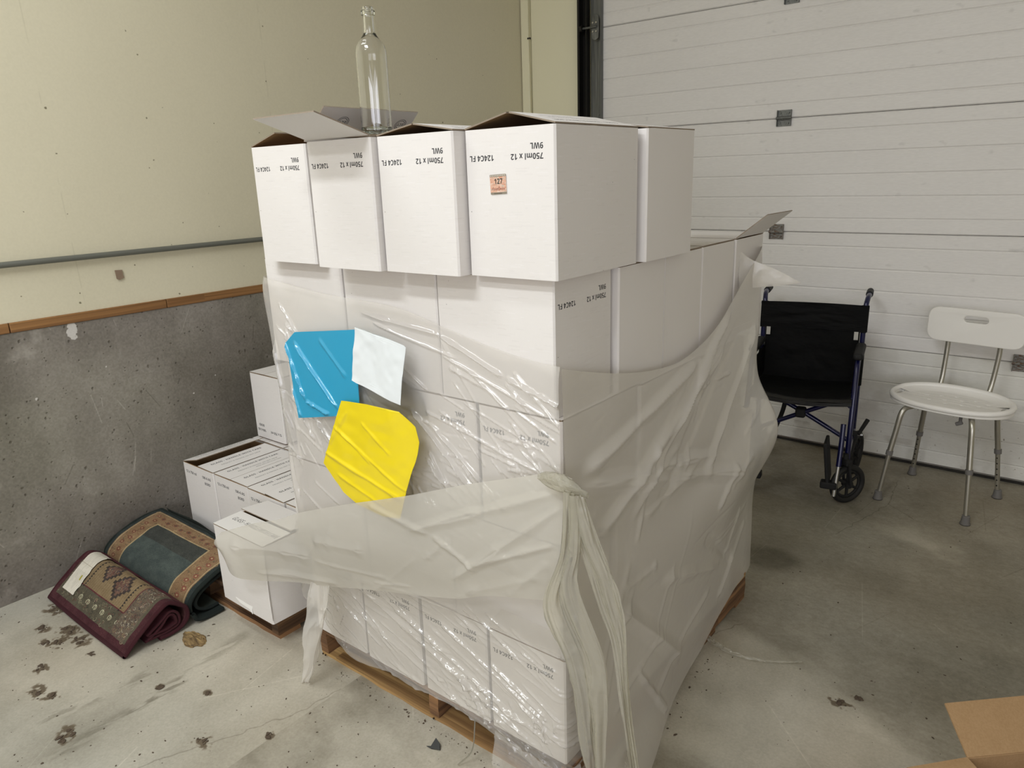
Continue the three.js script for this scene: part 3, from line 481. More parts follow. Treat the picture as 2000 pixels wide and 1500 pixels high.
// ------------------------------------------------------------------ cartons on the low pallet
{
  const G = 'smaller stack of white cartons by the concrete wall', y = LP + 0.001, o = { w: LWID, d: LDEP, h: LHGT, mat: mAG, outer: { left: mFlapPrint, right: mFlapPrintFlip }, group: G };
  const st = LWID + 0.008, x0 = 0.19 + LWID / 2, z1 = 2.815 - LDEP / 2;
  carton('carton', 'white carton against the concrete wall with its lid flap gaping open', [x0, y, z1], 0.0, { ...o, seed: 1, flaps: { left: 14, right: 1 } });
  carton('carton', 'white carton second from the concrete wall, lid print readable', [x0 + st, y, z1], 0.006, { ...o, seed: 2, flaps: { left: 0.8, right: 0.8 } });
  carton('carton', 'white carton third from the concrete wall, behind the battered carton', [x0 + 2 * st, y, z1 + 0.004], -0.004, { ...o, seed: 3, flaps: { left: 0.8, right: 2.5 } });
  carton('carton', 'white carton between the wall row and the wrapped stack, half hidden by film', [x0 + 3 * st + 0.001, y, z1 + 0.002], 0, { ...o, seed: 4, flaps: { left: 0.8, right: 0.8 } });
  for (let k = 0; k < 2; k++) carton('carton', ['white carton under the upright single carton by the wall', 'white carton beside the one under the upright single carton'][k], [x0 + k * st, y, z1 - LDEP - 0.012], 0, { ...o, seed: k + 1, flaps: { left: 0.6, right: 0.6 } });
  carton('carton', 'single white carton standing on top of the smaller stack by the wall', [0.192 + LWID / 2 + 0.002, y + LHGT + 0.0135, 2.445 - LDEP / 2], 0.0, { ...o, w: 0.225, seed: 2, mat: mAGf, flaps: { left: 0.8, right: 0.8 }, outer: {} });
  // the battered carton at the pallet's corner
  const hand = drawn(1024, 384, flip((c, W, H) => { c.fillStyle = '#e8e5e2'; c.fillRect(0, 0, W, H); c.fillStyle = '#39373a'; c.font = 'italic 92px sans-serif'; c.fillText('GLASS - HANDLE WITH CARE', 90, 190, 900); }));
  const b = carton('carton', 'battered white carton with torn lower edge at the corner of the low pallet', [1.008, y, 2.943], Math.PI / 2 + 0.0, { w: 0.23, d: 0.312, h: 0.30, mat: mPlainWalls, group: G, seed: 7, bulge: 0.008, flaps: { left: 1.5, right: 6 }, outer: { left: std({ map: hand, roughness: 0.7 }) } });
  // torn strip of liner folded down at the front bottom edge, and a lifted crease at the corner
  const torn = new THREE.Shape(); torn.moveTo(-0.055, 0.036); torn.lineTo(-0.02, 0.03); torn.lineTo(0.03, 0.034); torn.lineTo(0.05, 0.02); torn.lineTo(0.045, 0.002); torn.lineTo(0.05, -0.012); torn.lineTo(0.03, 0.0); torn.lineTo(-0.03, 0.004); torn.lineTo(-0.06, 0.014); torn.closePath();
  const tg = new THREE.ExtrudeGeometry(torn, { depth: 0.002, bevelEnabled: false }); const tm = part('torn_liner', tg, std({ color: 0xf0eeea, roughness: 0.8 }), b); tm.rotation.set(-0.2, -Math.PI / 2, 0, 'YXZ'); tm.position.set(-0.118, 0.014, -0.01);
  const cr = part('crease', tube([[-0.1165, 0.02, 0.157], [-0.118, 0.10, 0.1575], [-0.1165, 0.2, 0.1572], [-0.1155, 0.28, 0.157]], 0.003, 24, 8), mWhiteCard, b);
}

// ------------------------------------------------------------------ plastic film
const foldBump = pixels(512, 512, (u, v, o) => { const w = fbm(u * 5, v * 5, 501, 3) * 1.2; const q = ridged(u * 9 + w, v * 16 + w * 0.7, 503, 4); o[0] = o[1] = o[2] = 255 * Math.pow(q, 1.5); }, false, true);
const crinkle = pixels(512, 512, (u, v, o) => { const w = fbm(u * 8, v * 8, 511, 2) * 0.6; const q = ridged(u * 22 + w, v * 22 + w, 513, 3) * 0.6 + ridged(u * 60, v * 60, 517, 2) * 0.4; o[0] = o[1] = o[2] = 255 * Math.pow(q, 1.8); }, false, true);
const mFilm = phys({ color: 0xf4f2ef, roughness: 0.11, transmission: 0.7, thickness: 0, ior: 1.5, bumpMap: foldBump, bumpScale: 0.0007, specularIntensity: 1 });
const mMilky = phys({ color: 0xe6e3db, roughness: 0.24, transmission: 0.57, thickness: 0, ior: 1.5, bumpMap: foldBump, bumpScale: 0.0009 });
const mMilkySide = phys({ color: 0xe8e4dd, roughness: 0.26, transmission: 0.43, thickness: 0, ior: 1.5, bumpMap: foldBump, bumpScale: 0.0009 });
const mStretch = phys({ color: 0xf0eeea, roughness: 0.12, transmission: 0.76, thickness: 0, ior: 1.5, bumpMap: crinkle, bumpScale: 0.0022 });
const mTail = phys({ color: 0xe0ddd0, roughness: 0.2, transmission: 0.68, thickness: 0, ior: 1.5, bumpMap: crinkle, bumpScale: 0.0022 });

function cr(a, b, c, d, t) { return 0.5 * (2 * b + (c - a) * t + (2 * a - 5 * b + 4 * c - d) * t * t + (3 * b - a - 3 * c + d) * t * t * t); }
function sheet(rows, nu, nv, fold) { // rows of control points, smoothly joined; fold(u, v, P) moves along the sheet's normal
  const R = rows.length, at = (u, v) => {
    const fj = clamp(v, 0, 0.99999) * (R - 1), j = Math.floor(fj), tv = fj - j, line = (k) => {
      const row = rows[clamp(k, 0, R - 1)], C = row.length, fi = clamp(u, 0, 0.99999) * (C - 1), i = Math.floor(fi), tu = fi - i, q = (n) => row[clamp(n, 0, C - 1)];
      return [0, 1, 2].map(c => cr(q(i - 1)[c], q(i)[c], q(i + 1)[c], q(i + 2)[c], tu));
    };
    const a = line(j - 1), b = line(j), c = line(j + 1), d = line(j + 2); return [0, 1, 2].map(k => cr(a[k], b[k], c[k], d[k], tv));
  };
  return gridMesh(nu, nv, (u, v) => {
    const P = at(u, v), e = 0.004, A = at(Math.min(1, u + e), v), B = at(Math.max(0, u - e), v), C = at(u, Math.min(1, v + e)), D = at(u, Math.max(0, v - e));
    const x = new THREE.Vector3(A[0] - B[0], A[1] - B[1], A[2] - B[2]), y = new THREE.Vector3(C[0] - D[0], C[1] - D[1], C[2] - D[2]); const n = x.cross(y).normalize();
    const f = fold ? fold(u, v, P) : 0; return [P[0] + n.x * f, P[1] + n.y * f, P[2] + n.z * f, P[0] * 0.9 + P[2] * 0.9, P[1] * 0.9];
  });
}
const wav = (list, x, y) => { let s = 0; for (const c of list) { const [d, t] = segDist(x, y, c); if (d < c[5] * 4) { const wob = (vnoise(t * 9, c[0] * 30, 7) - 0.5) * c[5] * 1.2, q = Math.max(0, 1 - Math.abs(d + wob * 0.4) / c[5]); s += c[4] * Math.pow(q, 1.5) * sstep(0, 0.12, t) * sstep(0, 0.12, 1 - t); } } return s; };
function randomFolds(seed, n, x0, x1, y0, y1, ang, spread, len, amp, width) { const r = mulberry(seed), l = []; for (let i = 0; i < n; i++) { const x = lerp(x0, x1, r()), y = lerp(y0, y1, r()), a = ang + (r() - 0.5) * spread, L = len * (0.4 + r()); l.push([x - Math.cos(a) * L / 2, y - Math.sin(a) * L / 2, x + Math.cos(a) * L / 2, y + Math.sin(a) * L / 2, amp * (0.4 + r()) * (r() < 0.8 ? 1 : -0.4), width * (0.6 + r())]); } return l; }
{
  const t = thing('plastic_sheet', 'large torn milky plastic sheet draped round the tall stack and knotted at the near corner', 'plastic sheet');
  // front, upper layer
  const xs = [1.235, 1.262, 1.40, 1.55, 1.70, 1.85, 2.0, 2.15, 2.27, 2.352];
  const top = [1.31, 1.330, 1.312, 1.297, 1.290, 1.280, 1.246, 1.214, 1.197, 1.196];
  const zt = [2.86, 2.988, 2.99, 2.988, 2.986, 2.984, 2.982, 2.981, 2.983, 2.992];
  const zm = [2.80, 2.995, 3.026, 3.034, 3.028, 3.014, 2.999, 2.992, 2.99, 2.997];
  const zl = [2.84, 3.005, 3.022, 3.036, 3.03, 3.018, 3.006, 3.0, 2.996, 3.0];
  const rows = [top.map((y, i) => [xs[i], y, zt[i]]), top.map((y, i) => [xs[i], y - 0.07, zt[i] + (i > 1 && i < 6 ? 0.016 : 0.005)]), xs.map((x, i) => [x + (i < 2 ? 0.03 : 0), lerp(top[i], 0.45, 0.35), zm[i]]), xs.map((x, i) => [x + (i < 2 ? 0.05 : 0), lerp(top[i], 0.45, 0.7), zl[i]]), xs.map((x, i) => [x + (i < 2 ? 0.06 : 0), 0.45, zl[i] - 0.01])].reverse();
  const F = [[1.377, 1.189, 1.483, 0.995, 0.013, 0.0085], [1.483, 0.995, 1.60, 0.968, 0.012, 0.0085], [1.418, 1.181, 1.624, 1.002, 0.013, 0.0085], [1.38, 1.2, 1.418, 1.181, 0.01, 0.009], [1.981, 1.227, 2.193, 1.147, 0.012, 0.009], [2.193, 1.147, 2.365, 1.103, 0.011, 0.009], [1.7, 1.26, 2.0, 1.225, 0.008, 0.012], [1.62, 0.95, 1.92, 0.83, 0.010, 0.010], [1.56, 0.86, 1.93, 0.77, 0.010, 0.011], [1.40, 1.02, 1.50, 0.86, 0.012, 0.009], [1.50, 0.95, 1.60, 0.86, 0.012, 0.008], [1.88, 1.03, 2.12, 0.80, 0.012, 0.009], [1.95, 0.99, 2.2, 0.80, 0.011, 0.008], [2.02, 1.0, 2.30, 0.93, 0.009, 0.007], [1.93, 0.90, 2.05, 0.78, 0.011, 0.007], [1.98, 1.18, 2.36, 1.06, 0.008, 0.008], [1.75, 1.24, 2.05, 1.17, 0.006, 0.008], [1.32, 1.15, 1.40, 0.75, 0.012, 0.014], [1.29, 1.05, 1.36, 0.62, -0.012, 0.016], [1.35, 1.26, 1.50, 1.12, 0.008, 0.008],
    ...randomFolds(31, 60, 1.35, 2.35, 0.6, 1.15, -0.55, 0.8, 0.2, 0.005, 0.006), ...randomFolds(32, 70, 1.9, 2.34, 0.74, 1.02, -0.5, 1.2, 0.09, 0.005, 0.005), ...randomFolds(33, 24, 1.35, 1.6, 0.8, 1.0, -0.9, 1.2, 0.09, 0.006, 0.005)];
  part('front_sheet', sheet(rows, 500, 320, (u, v, P) => wav(F, P[0], P[1]) + (fbm(P[0] * 5, P[1] * 5, 601, 2) - 0.5) * 0.009 * sstep(1, 0.85, v)), mFilm, t);
  // front, lower belt that flies off to the left
  const bt = [[1.046, 0.468, 3.13], [1.185, 0.530, 3.115], [1.32, 0.575, 3.085], [1.435, 0.625, 3.066], [1.666, 0.715, 3.068], [1.905, 0.801, 3.064], [2.091, 0.87, 3.04], [2.254, 0.926, 3.03], [2.349, 0.957, 3.02], [2.40, 0.955, 3.02]];
  const bb = [[1.04, 0.40, 3.135], [1.076, 0.319, 3.135], [1.20, 0.325, 3.11], [1.418, 0.377, 3.075], [1.6, 0.425, 3.07], [1.744, 0.464, 3.066], [2.023, 0.535, 3.06], [2.15, 0.585, 3.052], [2.257, 0.616, 3.045], [2.39, 0.65, 3.035]];
  const mid = (k) => bt.map((a, i) => [lerp(a[0], bb[i][0], k) - (i === 0 ? 0.012 * Math.sin(k * 3.14) : 0), lerp(a[1], bb[i][1], k), lerp(a[2], bb[i][2], k) + 0.022 * Math.sin(k * Math.PI)]);
  const F2 = [[2.40, 0.93, 1.9, 0.70, 0.012, 0.02], [2.40, 0.90, 2.05, 0.60, 0.012, 0.02], [2.38, 0.80, 2.10, 0.66, 0.012, 0.014], [1.5, 0.56, 1.75, 0.60, 0.009, 0.025], [1.1, 0.44, 1.5, 0.50, 0.012, 0.03], [1.2, 0.36, 1.6, 0.44, 0.01, 0.02], [1.75, 0.74, 2.0, 0.72, 0.01, 0.015], [2.0, 0.72, 2.15, 0.66, 0.01, 0.012], ...randomFolds(41, 22, 1.15, 2.4, 0.42, 0.85, 0.35, 1.0, 0.3, 0.004, 0.014)];
  part('front_belt', sheet([bb, mid(0.75), mid(0.5), mid(0.25), bt], 330, 110, (u, v, P) => 0.55 * wav(F2, P[0], P[1]) + (fbm(P[0] * 4, P[1] * 6, 611, 2) - 0.5) * 0.016), mMilky, t);
  // door side: hangs from the second row to the floor and billows at the back
  const zz = [3.0, 2.9, 2.75, 2.58, 2.40, 2.2, 2.04, 1.92, 1.80, 1.705];
  const tY = [1.195, 1.165, 1.128, 1.098, 1.088, 1.125, 1.21, 1.29, 1.34, 1.33];
  const xT = [2.362, 2.366, 2.372, 2.372, 2.368, 2.364, 2.364, 2.366, 2.352, 2.31];
  const lvl = (y, x) => zz.map((z, i) => [x[i], y[i], z]);
  const yAt = (k) => tY.map(y => lerp(0.012, y, k));
  const side = [
    zz.map((z, i) => [[2.50, 2.50, 2.475, 2.43, 2.39, 2.375, 2.368, 2.364, 2.36, 2.345][i], 0.010 + 0.09 * sstep(2.3, 1.9, z), z]),
    lvl(yAt(0.14), [2.45, 2.45, 2.43, 2.41, 2.39, 2.378, 2.37, 2.365, 2.36, 2.345]),
    lvl(yAt(0.34), [2.42, 2.42, 2.415, 2.41, 2.402, 2.394, 2.385, 2.376, 2.368, 2.348]),
    lvl(yAt(0.52), [2.40, 2.405, 2.41, 2.412, 2.414, 2.418, 2.426, 2.438, 2.445, 2.40]),
    lvl(yAt(0.66), [2.38, 2.385, 2.39, 2.392, 2.392, 2.39, 2.386, 2.378, 2.362, 2.32]),
    lvl(yAt(0.82), [2.368, 2.372, 2.376, 2.378, 2.378, 2.376, 2.375, 2.372, 2.358, 2.315]),
    lvl(yAt(1), xT)];
  const F3 = [[2.95, 0.92, 2.3, 1.06, 0.02, 0.03], [2.9, 0.74, 2.1, 1.08, 0.02, 0.035], [2.75, 0.72, 2.05, 1.18, 0.018, 0.02], [2.6, 0.70, 1.95, 1.16, -0.018, 0.03], [2.3, 0.68, 1.85, 1.1, 0.02, 0.03], [2.96, 0.90, 2.2, 0.74, 0.014, 0.03], [2.9, 0.88, 2.0, 0.62, 0.014, 0.03], [2.85, 0.55, 2.4, 0.12, 0.016, 0.04], [2.6, 0.5, 2.1, 0.3, 0.014, 0.03], [2.3, 0.5, 1.95, 0.25, -0.014, 0.03], [2.75, 0.3, 2.55, 0.03, 0.014, 0.02], ...randomFolds(51, 26, 1.85, 2.95, 0.15, 1.05, 2.6, 1.2, 0.35, 0.006, 0.014)];
  part('side_sheet', sheet(side, 260, 260, (u, v, P) => Math.max(-0.003, 0.75 * wav(F3, P[2], P[1]) + (fbm(P[2] * 3.5, P[1] * 3.5, 621, 2) - 0.5) * 0.018 * sstep(0, 0.15, u))), mMilkySide, t);
  // corner torn wing pointing at the door
  const wing = [[[2.322, 1.345, 1.925], [2.36, 1.31, 1.90], [2.43, 1.278, 1.87], [2.505, 1.238, 1.85]], [[2.325, 1.30, 1.93], [2.37, 1.275, 1.90], [2.42, 1.25, 1.875], [2.495, 1.235, 1.85]], [[2.335, 1.22, 1.94], [2.365, 1.22, 1.905], [2.40, 1.222, 1.88], [2.47, 1.23, 1.855]]].reverse();
  part('torn_wing', sheet(wing, 60, 30, (u, v, P) => (fbm(P[0] * 20, P[1] * 20, 631, 3) - 0.5) * 0.012), mMilkySide, t);
  // knot at the corner and two tails
  const kn = gridMesh(60, 30, (u, v) => { const a = u * Math.PI * 2, s = v, r = (0.009 + 0.017 * Math.sin(Math.PI * Math.min(1, s * 1.15))) * (0.75 + 0.5 * ridged(u * 6, v * 5, 641, 3)); const x = lerp(2.335, 2.455, s), y = 0.957 - 0.02 * s * s + Math.sin(a) * r * 0.75, z = 3.055 + Math.cos(a) * r * 0.6 - 0.012 * s; return [x, y, z, u, v]; });
  part('knot', kn, mTail, t);
  const tail = (L, R, z0, seed, n = 0.012) => { const rows = L.map((l, i) => { const r = R[i]; return [0, 0.25, 0.5, 0.75, 1].map((k, q) => [lerp(l[0], r[0], k), lerp(l[1], r[1], k), z0[i] + (q % 2 ? 0.008 : -0.004) * (seed % 2 ? 1 : -1)]); }).reverse(); return sheet(rows, 50, 220, (u, v, P) => (ridged(u * 2 + seed, v * 1.6, seed + 650, 2) - 0.5) * 0.016 + (ridged(u * 9, v * 3.5, seed + 655, 2) - 0.5) * n); };
  part('hanging_tail', tail([[2.41, 0.945], [2.40, 0.80], [2.352, 0.643], [2.396, 0.528], [2.424, 0.445], [2.44, 0.33], [2.457, 0.22], [2.47, 0.12]], [[2.445, 0.945], [2.448, 0.82], [2.448, 0.73], [2.507, 0.565], [2.513, 0.459], [2.505, 0.35], [2.50, 0.24], [2.51, 0.12]], [3.06, 3.065, 3.07, 3.06, 3.055, 3.05, 3.045, 3.04], 3, 0.016), mTail, t);
  part('hanging_tail', tail([[2.425, 0.94], [2.44, 0.84], [2.464, 0.751], [2.49, 0.67], [2.512, 0.594], [2.53, 0.45], [2.552, 0.294], [2.565, 0.16]], [[2.465, 0.94], [2.498, 0.84], [2.526, 0.772], [2.54, 0.72], [2.552, 0.64], [2.562, 0.46], [2.578, 0.30], [2.595, 0.16]], [3.065, 3.06, 3.05, 3.045, 3.035, 3.03, 3.025, 3.02], 4, 0.01), mTail, t);
  // strips hanging at the left corner
  part('hanging_strip', sheet([[[1.367, 0.006, 3.105], [1.385, 0.006, 3.10], [1.403, 0.010, 3.10]], [[1.392, 0.10, 3.10], [1.43, 0.10, 3.085], [1.455, 0.11, 3.10]], [[1.401, 0.20, 3.095], [1.47, 0.24, 3.075], [1.526, 0.285, 3.10]], [[1.43, 0.30, 3.09], [1.49, 0.32, 3.07], [1.54, 0.34, 3.09]], [[1.456, 0.40, 3.08], [1.50, 0.41, 3.065], [1.55, 0.42, 3.085]]], 40, 130, (u, v, P) => (ridged(u * 4, v * 3, 671, 2) - 0.5) * 0.02), mMilkySide, t);
}
{ // clear stretch wrap round the bottom rows and the pallet
  const t = thing('stretch_wrap', 'crinkled clear stretch wrap pulled tight round the bottom row and the pallet', 'plastic wrap');
  const x = [1.245, 1.275, 1.36, 1.44, 1.51, 1.60, 1.70, 1.79, 1.954, 2.129, 2.26, 2.338, 2.356, 2.358, 2.358];
  const z = [2.80, 2.985, 2.988, 2.989, 2.989, 2.989, 2.989, 2.989, 2.989, 2.989, 2.989, 2.988, 2.94, 2.80, 2.6];
  const lo = [0.30, 0.27, 0.21, 0.135, 0.10, 0.105, 0.125, 0.118, 0.13, 0.112, 0.08, 0.05, 0.05, 0.08, 0.12];
  const rows = [1, 0.75, 0.5, 0.25, 0].map((k, j) => x.map((a, i) => [a, lerp(0.52, lo[i], k), z[i] + (j === 0 ? 0.012 : j === 1 ? 0.007 : 0.003) * (i > 11 ? 0.2 : 1)]));
  const F = [[1.42, 0.44, 2.33, 0.13, 0.012, 0.012], [1.55, 0.44, 2.2, 0.20, 0.01, 0.012], [1.9, 0.40, 2.33, 0.22, 0.009, 0.010], [2.1, 0.34, 2.3, 0.25, 0.01, 0.008], [2.0, 0.26, 2.12, 0.12, 0.012, 0.008], [1.4, 0.34, 2.1, 0.12, 0.008, 0.012], ...randomFolds(61, 110, 1.35, 2.36, 0.11, 0.48, -0.32, 0.5, 0.22, 0.005, 0.006), ...randomFolds(62, 80, 1.9, 2.36, 0.08, 0.25, -0.5, 2.5, 0.05, 0.006, 0.005), ...randomFolds(63, 40, 1.33, 1.5, 0.12, 0.3, -1, 2.5, 0.05, 0.006, 0.005)];
  part('wrap_band', sheet(rows, 420, 150, (u, v, P) => { const e = wav(F, P[0], P[1]); return Math.max(-0.001, e + (ridged(P[0] * 26, P[1] * 26, 681, 3) - 0.5) * 0.004 * sstep(0.6, 0.1, v)); }), mStretch, t);
  // loose skirt in front of the pallet corner
  const sk = [[[2.13, 0.005, 3.02], [2.2, 0.012, 3.03], [2.3, 0.02, 3.045], [2.36, 0.02, 3.03], [2.40, 0.015, 2.96]], [[2.125, 0.05, 3.015], [2.2, 0.055, 3.02], [2.3, 0.06, 3.025], [2.36, 0.06, 3.01], [2.385, 0.06, 2.96]], [[2.12, 0.125, 3.0], [2.2, 0.12, 3.003], [2.3, 0.115, 3.006], [2.35, 0.115, 2.998], [2.368, 0.115, 2.95]]];
  part('loose_skirt', sheet(sk, 150, 70, (u, v, P) => (ridged(P[0] * 20, P[1] * 16, 691, 3) - 0.5) * 0.018), mStretch, t);
  // glossy scrap on the floor under the tails
  part('floor_scrap', sheet([[[2.53, 0.006, 2.80], [2.58, 0.008, 2.86], [2.60, 0.006, 2.95]], [[2.49, 0.05, 2.82], [2.53, 0.06, 2.88], [2.56, 0.05, 2.98]], [[2.45, 0.14, 2.84], [2.48, 0.15, 2.90], [2.50, 0.14, 2.99]]], 60, 50, (u, v, P) => (ridged(P[0] * 24, P[2] * 20, 695, 3) - 0.5) * 0.02), mStretch, t);
  const wisp = (pts, r) => part('wisp', tube(pts, r, 40, 6), mTail, t);
  wisp([[2.05, 0.13, 3.0], [2.06, 0.05, 3.03], [2.03, 0.004, 3.06]], 0.002);
}
{
  const s = sheet([[2.305, 2.36, 2.43, 2.52, 2.60, 2.665].map((x, i) => [x, [0.012, 0.008, 0.006, 0.007, 0.005, 0.012][i], [2.125, 2.125, 2.145, 2.14, 2.10, 2.06][i]]), [2.31, 2.365, 2.435, 2.525, 2.605, 2.668].map((x, i) => [x, [0.02, 0.016, 0.012, 0.012, 0.01, 0.016][i], [2.10, 2.105, 2.13, 2.13, 2.092, 2.055][i]])], 160, 12, (u, v) => (ridged(u * 22, v * 3, 701, 2) - 0.5) * 0.006);
  tag(part('plastic_strip', s, mTail), 'thin twisted clear plastic strip lying on the floor beside the pallet', 'plastic strip');
}
// ------------------------------------------------------------------ papers under the film
function paper(pts, z, bend, th = 0.0006, seed = 1) { // outline in x, y; bent softly in depth
  const s = new THREE.Shape(); pts.forEach((p, i) => i ? s.lineTo(...p) : s.moveTo(...p)); s.closePath();
  const xs = pts.map(p => p[0]), ys = pts.map(p => p[1]), x0 = Math.min(...xs), x1 = Math.max(...xs), y0 = Math.min(...ys), y1 = Math.max(...ys);
  const inside = (x, y) => { let c = false; for (let i = 0, j = pts.length - 1; i < pts.length; j = i++) { const [a, b] = pts[i], [d, e] = pts[j]; if ((b > y) !== (e > y) && x < (d - a) * (y - b) / (e - b) + a) c = !c; } return c; };
  // scan-line grid: every row runs from the outline's left to its right edge
  const span = (y) => { let l = 9, r = -9; for (let i = 0, j = pts.length - 1; i < pts.length; j = i++) { const [a, b] = pts[i], [d, e] = pts[j]; if ((b <= y && e >= y) || (e <= y && b >= y)) { if (Math.abs(e - b) < 1e-9) { l = Math.min(l, a, d); r = Math.max(r, a, d); } else { const x = a + (y - b) / (e - b) * (d - a); l = Math.min(l, x); r = Math.max(r, x); } } } return [l, r]; };
  const N = seed > 50 ? seed : 40, f = (off) => gridMesh(N, N, (u, v) => { const y = lerp(y0 + 1e-4, y1 - 1e-4, v), [l, r] = span(y), x = lerp(l, r, u); return [x, y, z + off + bend(x, y)]; });
  const a = f(th / 2), b = f(-th / 2); return merge([a, b]);
}
{
  const BF = [[1.395, 1.16, 1.49, 0.99, 0.010, 0.0075], [1.49, 0.99, 1.60, 0.965, 0.010, 0.0075], [1.44, 1.16, 1.645, 0.985, 0.010, 0.0075], [1.41, 1.06, 1.47, 0.93, 0.006, 0.007], [1.56, 1.18, 1.68, 1.08, 0.003, 0.010]];
  tag(part('blue_sheet', paper([[1.405, 1.15], [1.45, 1.185], [1.715, 1.219], [1.722, 1.10], [1.728, 1.0], [1.62, 0.965], [1.452, 0.93]], 3.027, (x, y) => (1.22 - y) * 0.085 + 0.002 * Math.sin((x - 1.4) * 10) + wav(BF, x, y), 0.0006, 130), phys({ color: 0x239dc6, roughness: 0.45, clearcoat: 0.9, clearcoatRoughness: 0.1 })), 'glossy bright blue sheet left of the white sheet on the stack front', 'paper');
  tag(part('white_sheet', paper([[1.726, 1.228], [1.832, 1.216], [1.921, 1.20], [1.913, 1.12], [1.912, 1.052], [1.864, 1.058], [1.794, 1.073], [1.722, 1.087]], 3.036, (x, y) => 0.01 * Math.sin(x * 40 + y * 13) * 0.12 + (1.22 - y) * 0.16 + (fbm(x * 30, y * 30, 711, 2) - 0.5) * 0.006), std({ color: 0xdfe4e6, roughness: 0.7 })), 'creased white paper sheet beside the blue sheet on the stack front', 'paper');
  tag(part('grey_sheet', paper([[1.66, 1.09], [1.80, 1.10], [1.90, 1.06], [1.92, 1.0], [1.80, 0.99], [1.68, 1.0]], 2.982, () => 0.002), std({ color: 0x7d766c, roughness: 0.8 })), 'grey paper showing below the white sheet, above the yellow one', 'paper');
  const YF = [[1.62, 0.95, 1.92, 0.80, 0.007, 0.010], [1.70, 1.0, 1.60, 0.88, 0.006, 0.009], [1.56, 0.86, 1.90, 0.78, 0.008, 0.012], [1.66, 0.93, 1.78, 0.86, 0.006, 0.008], [1.75, 0.98, 1.86, 0.90, 0.005, 0.01], [1.62, 0.80, 1.84, 0.74, 0.006, 0.012]];
  tag(part('yellow_sheet', paper([[1.679, 1.026], [1.784, 1.033], [1.896, 1.031], [1.944, 0.995], [1.953, 0.955], [1.944, 0.92], [1.902, 0.815], [1.874, 0.726], [1.81, 0.715], [1.707, 0.722], [1.645, 0.745], [1.566, 0.817]], 3.05, (x, y) => 0.010 + 0.006 * Math.sin((x - 1.5) * 7) - 0.012 * sstep(1.86, 1.95, x) + 0.5 * wav(YF, x, y) + (fbm(x * 14, y * 22, 721, 2) - 0.5) * 0.006, 0.0006, 120), phys({ color: 0xf5dc00, roughness: 0.5, clearcoat: 0.9, clearcoatRoughness: 0.12 })), 'glossy bright yellow sheet with a curled edge on the stack front', 'paper');
}

// ------------------------------------------------------------------ folded rugs
function rugTex(w, h, paint) { return drawn(w, h, (c) => { paint(c, w, h); const im = c.getImageData(0, 0, w, h), d = im.data; for (let j = 0; j < h; j++) for (let i = 0; i < w; i++) { const k = (j * w + i) * 4, n = (vnoise(i * 0.35, j * 1.4, 801) - 0.5) * 44 + (vnoise(i * 0.9, j * 0.9, 803) - 0.5) * 34 + (fbm(i * 0.02, j * 0.02, 805, 3) - 0.5) * 30; const g = (d[k] * 0.35 + d[k + 1] * 0.45 + d[k + 2] * 0.2) * 0.95; d[k] = clamp(lerp(d[k], g, 0.24) + n, 0, 255); d[k + 1] = clamp(lerp(d[k + 1], g, 0.24) + n, 0, 255); d[k + 2] = clamp(lerp(d[k + 2], g, 0.24) + n * 0.9, 0, 255); } c.putImageData(im, 0, 0); }); }
function scrolls(c, x, y, w, h, n, cols, seed, s = 1) { const r = mulberry(seed); for (let i = 0; i < n; i++) { c.strokeStyle = cols[Math.floor(r() * cols.length)]; c.lineWidth = (2 + r() * 3) * s; const a = x + r() * w, b = y + r() * h, q = (4 + r() * 11) * s, t = r() * 6; c.beginPath(); if (r() < 0.45) c.arc(a, b, q, t, t + 2 + r() * 4); else { c.moveTo(a - q * Math.cos(t), b - q * Math.sin(t)); c.quadraticCurveTo(a + q * Math.sin(t), b - q * Math.cos(t), a + q * Math.cos(t), b + q * Math.sin(t)); } c.stroke(); } }
function rosette(c, x, y, r, a, b) { c.fillStyle = a; for (let i = 0; i < 6; i++) { c.beginPath(); c.arc(x + Math.cos(i * 1.047) * r, y + Math.sin(i * 1.047) * r, r * 0.62, 0, 7); c.fill(); } c.fillStyle = b; c.beginPath(); c.arc(x, y, r * 0.6, 0, 7); c.fill(); }
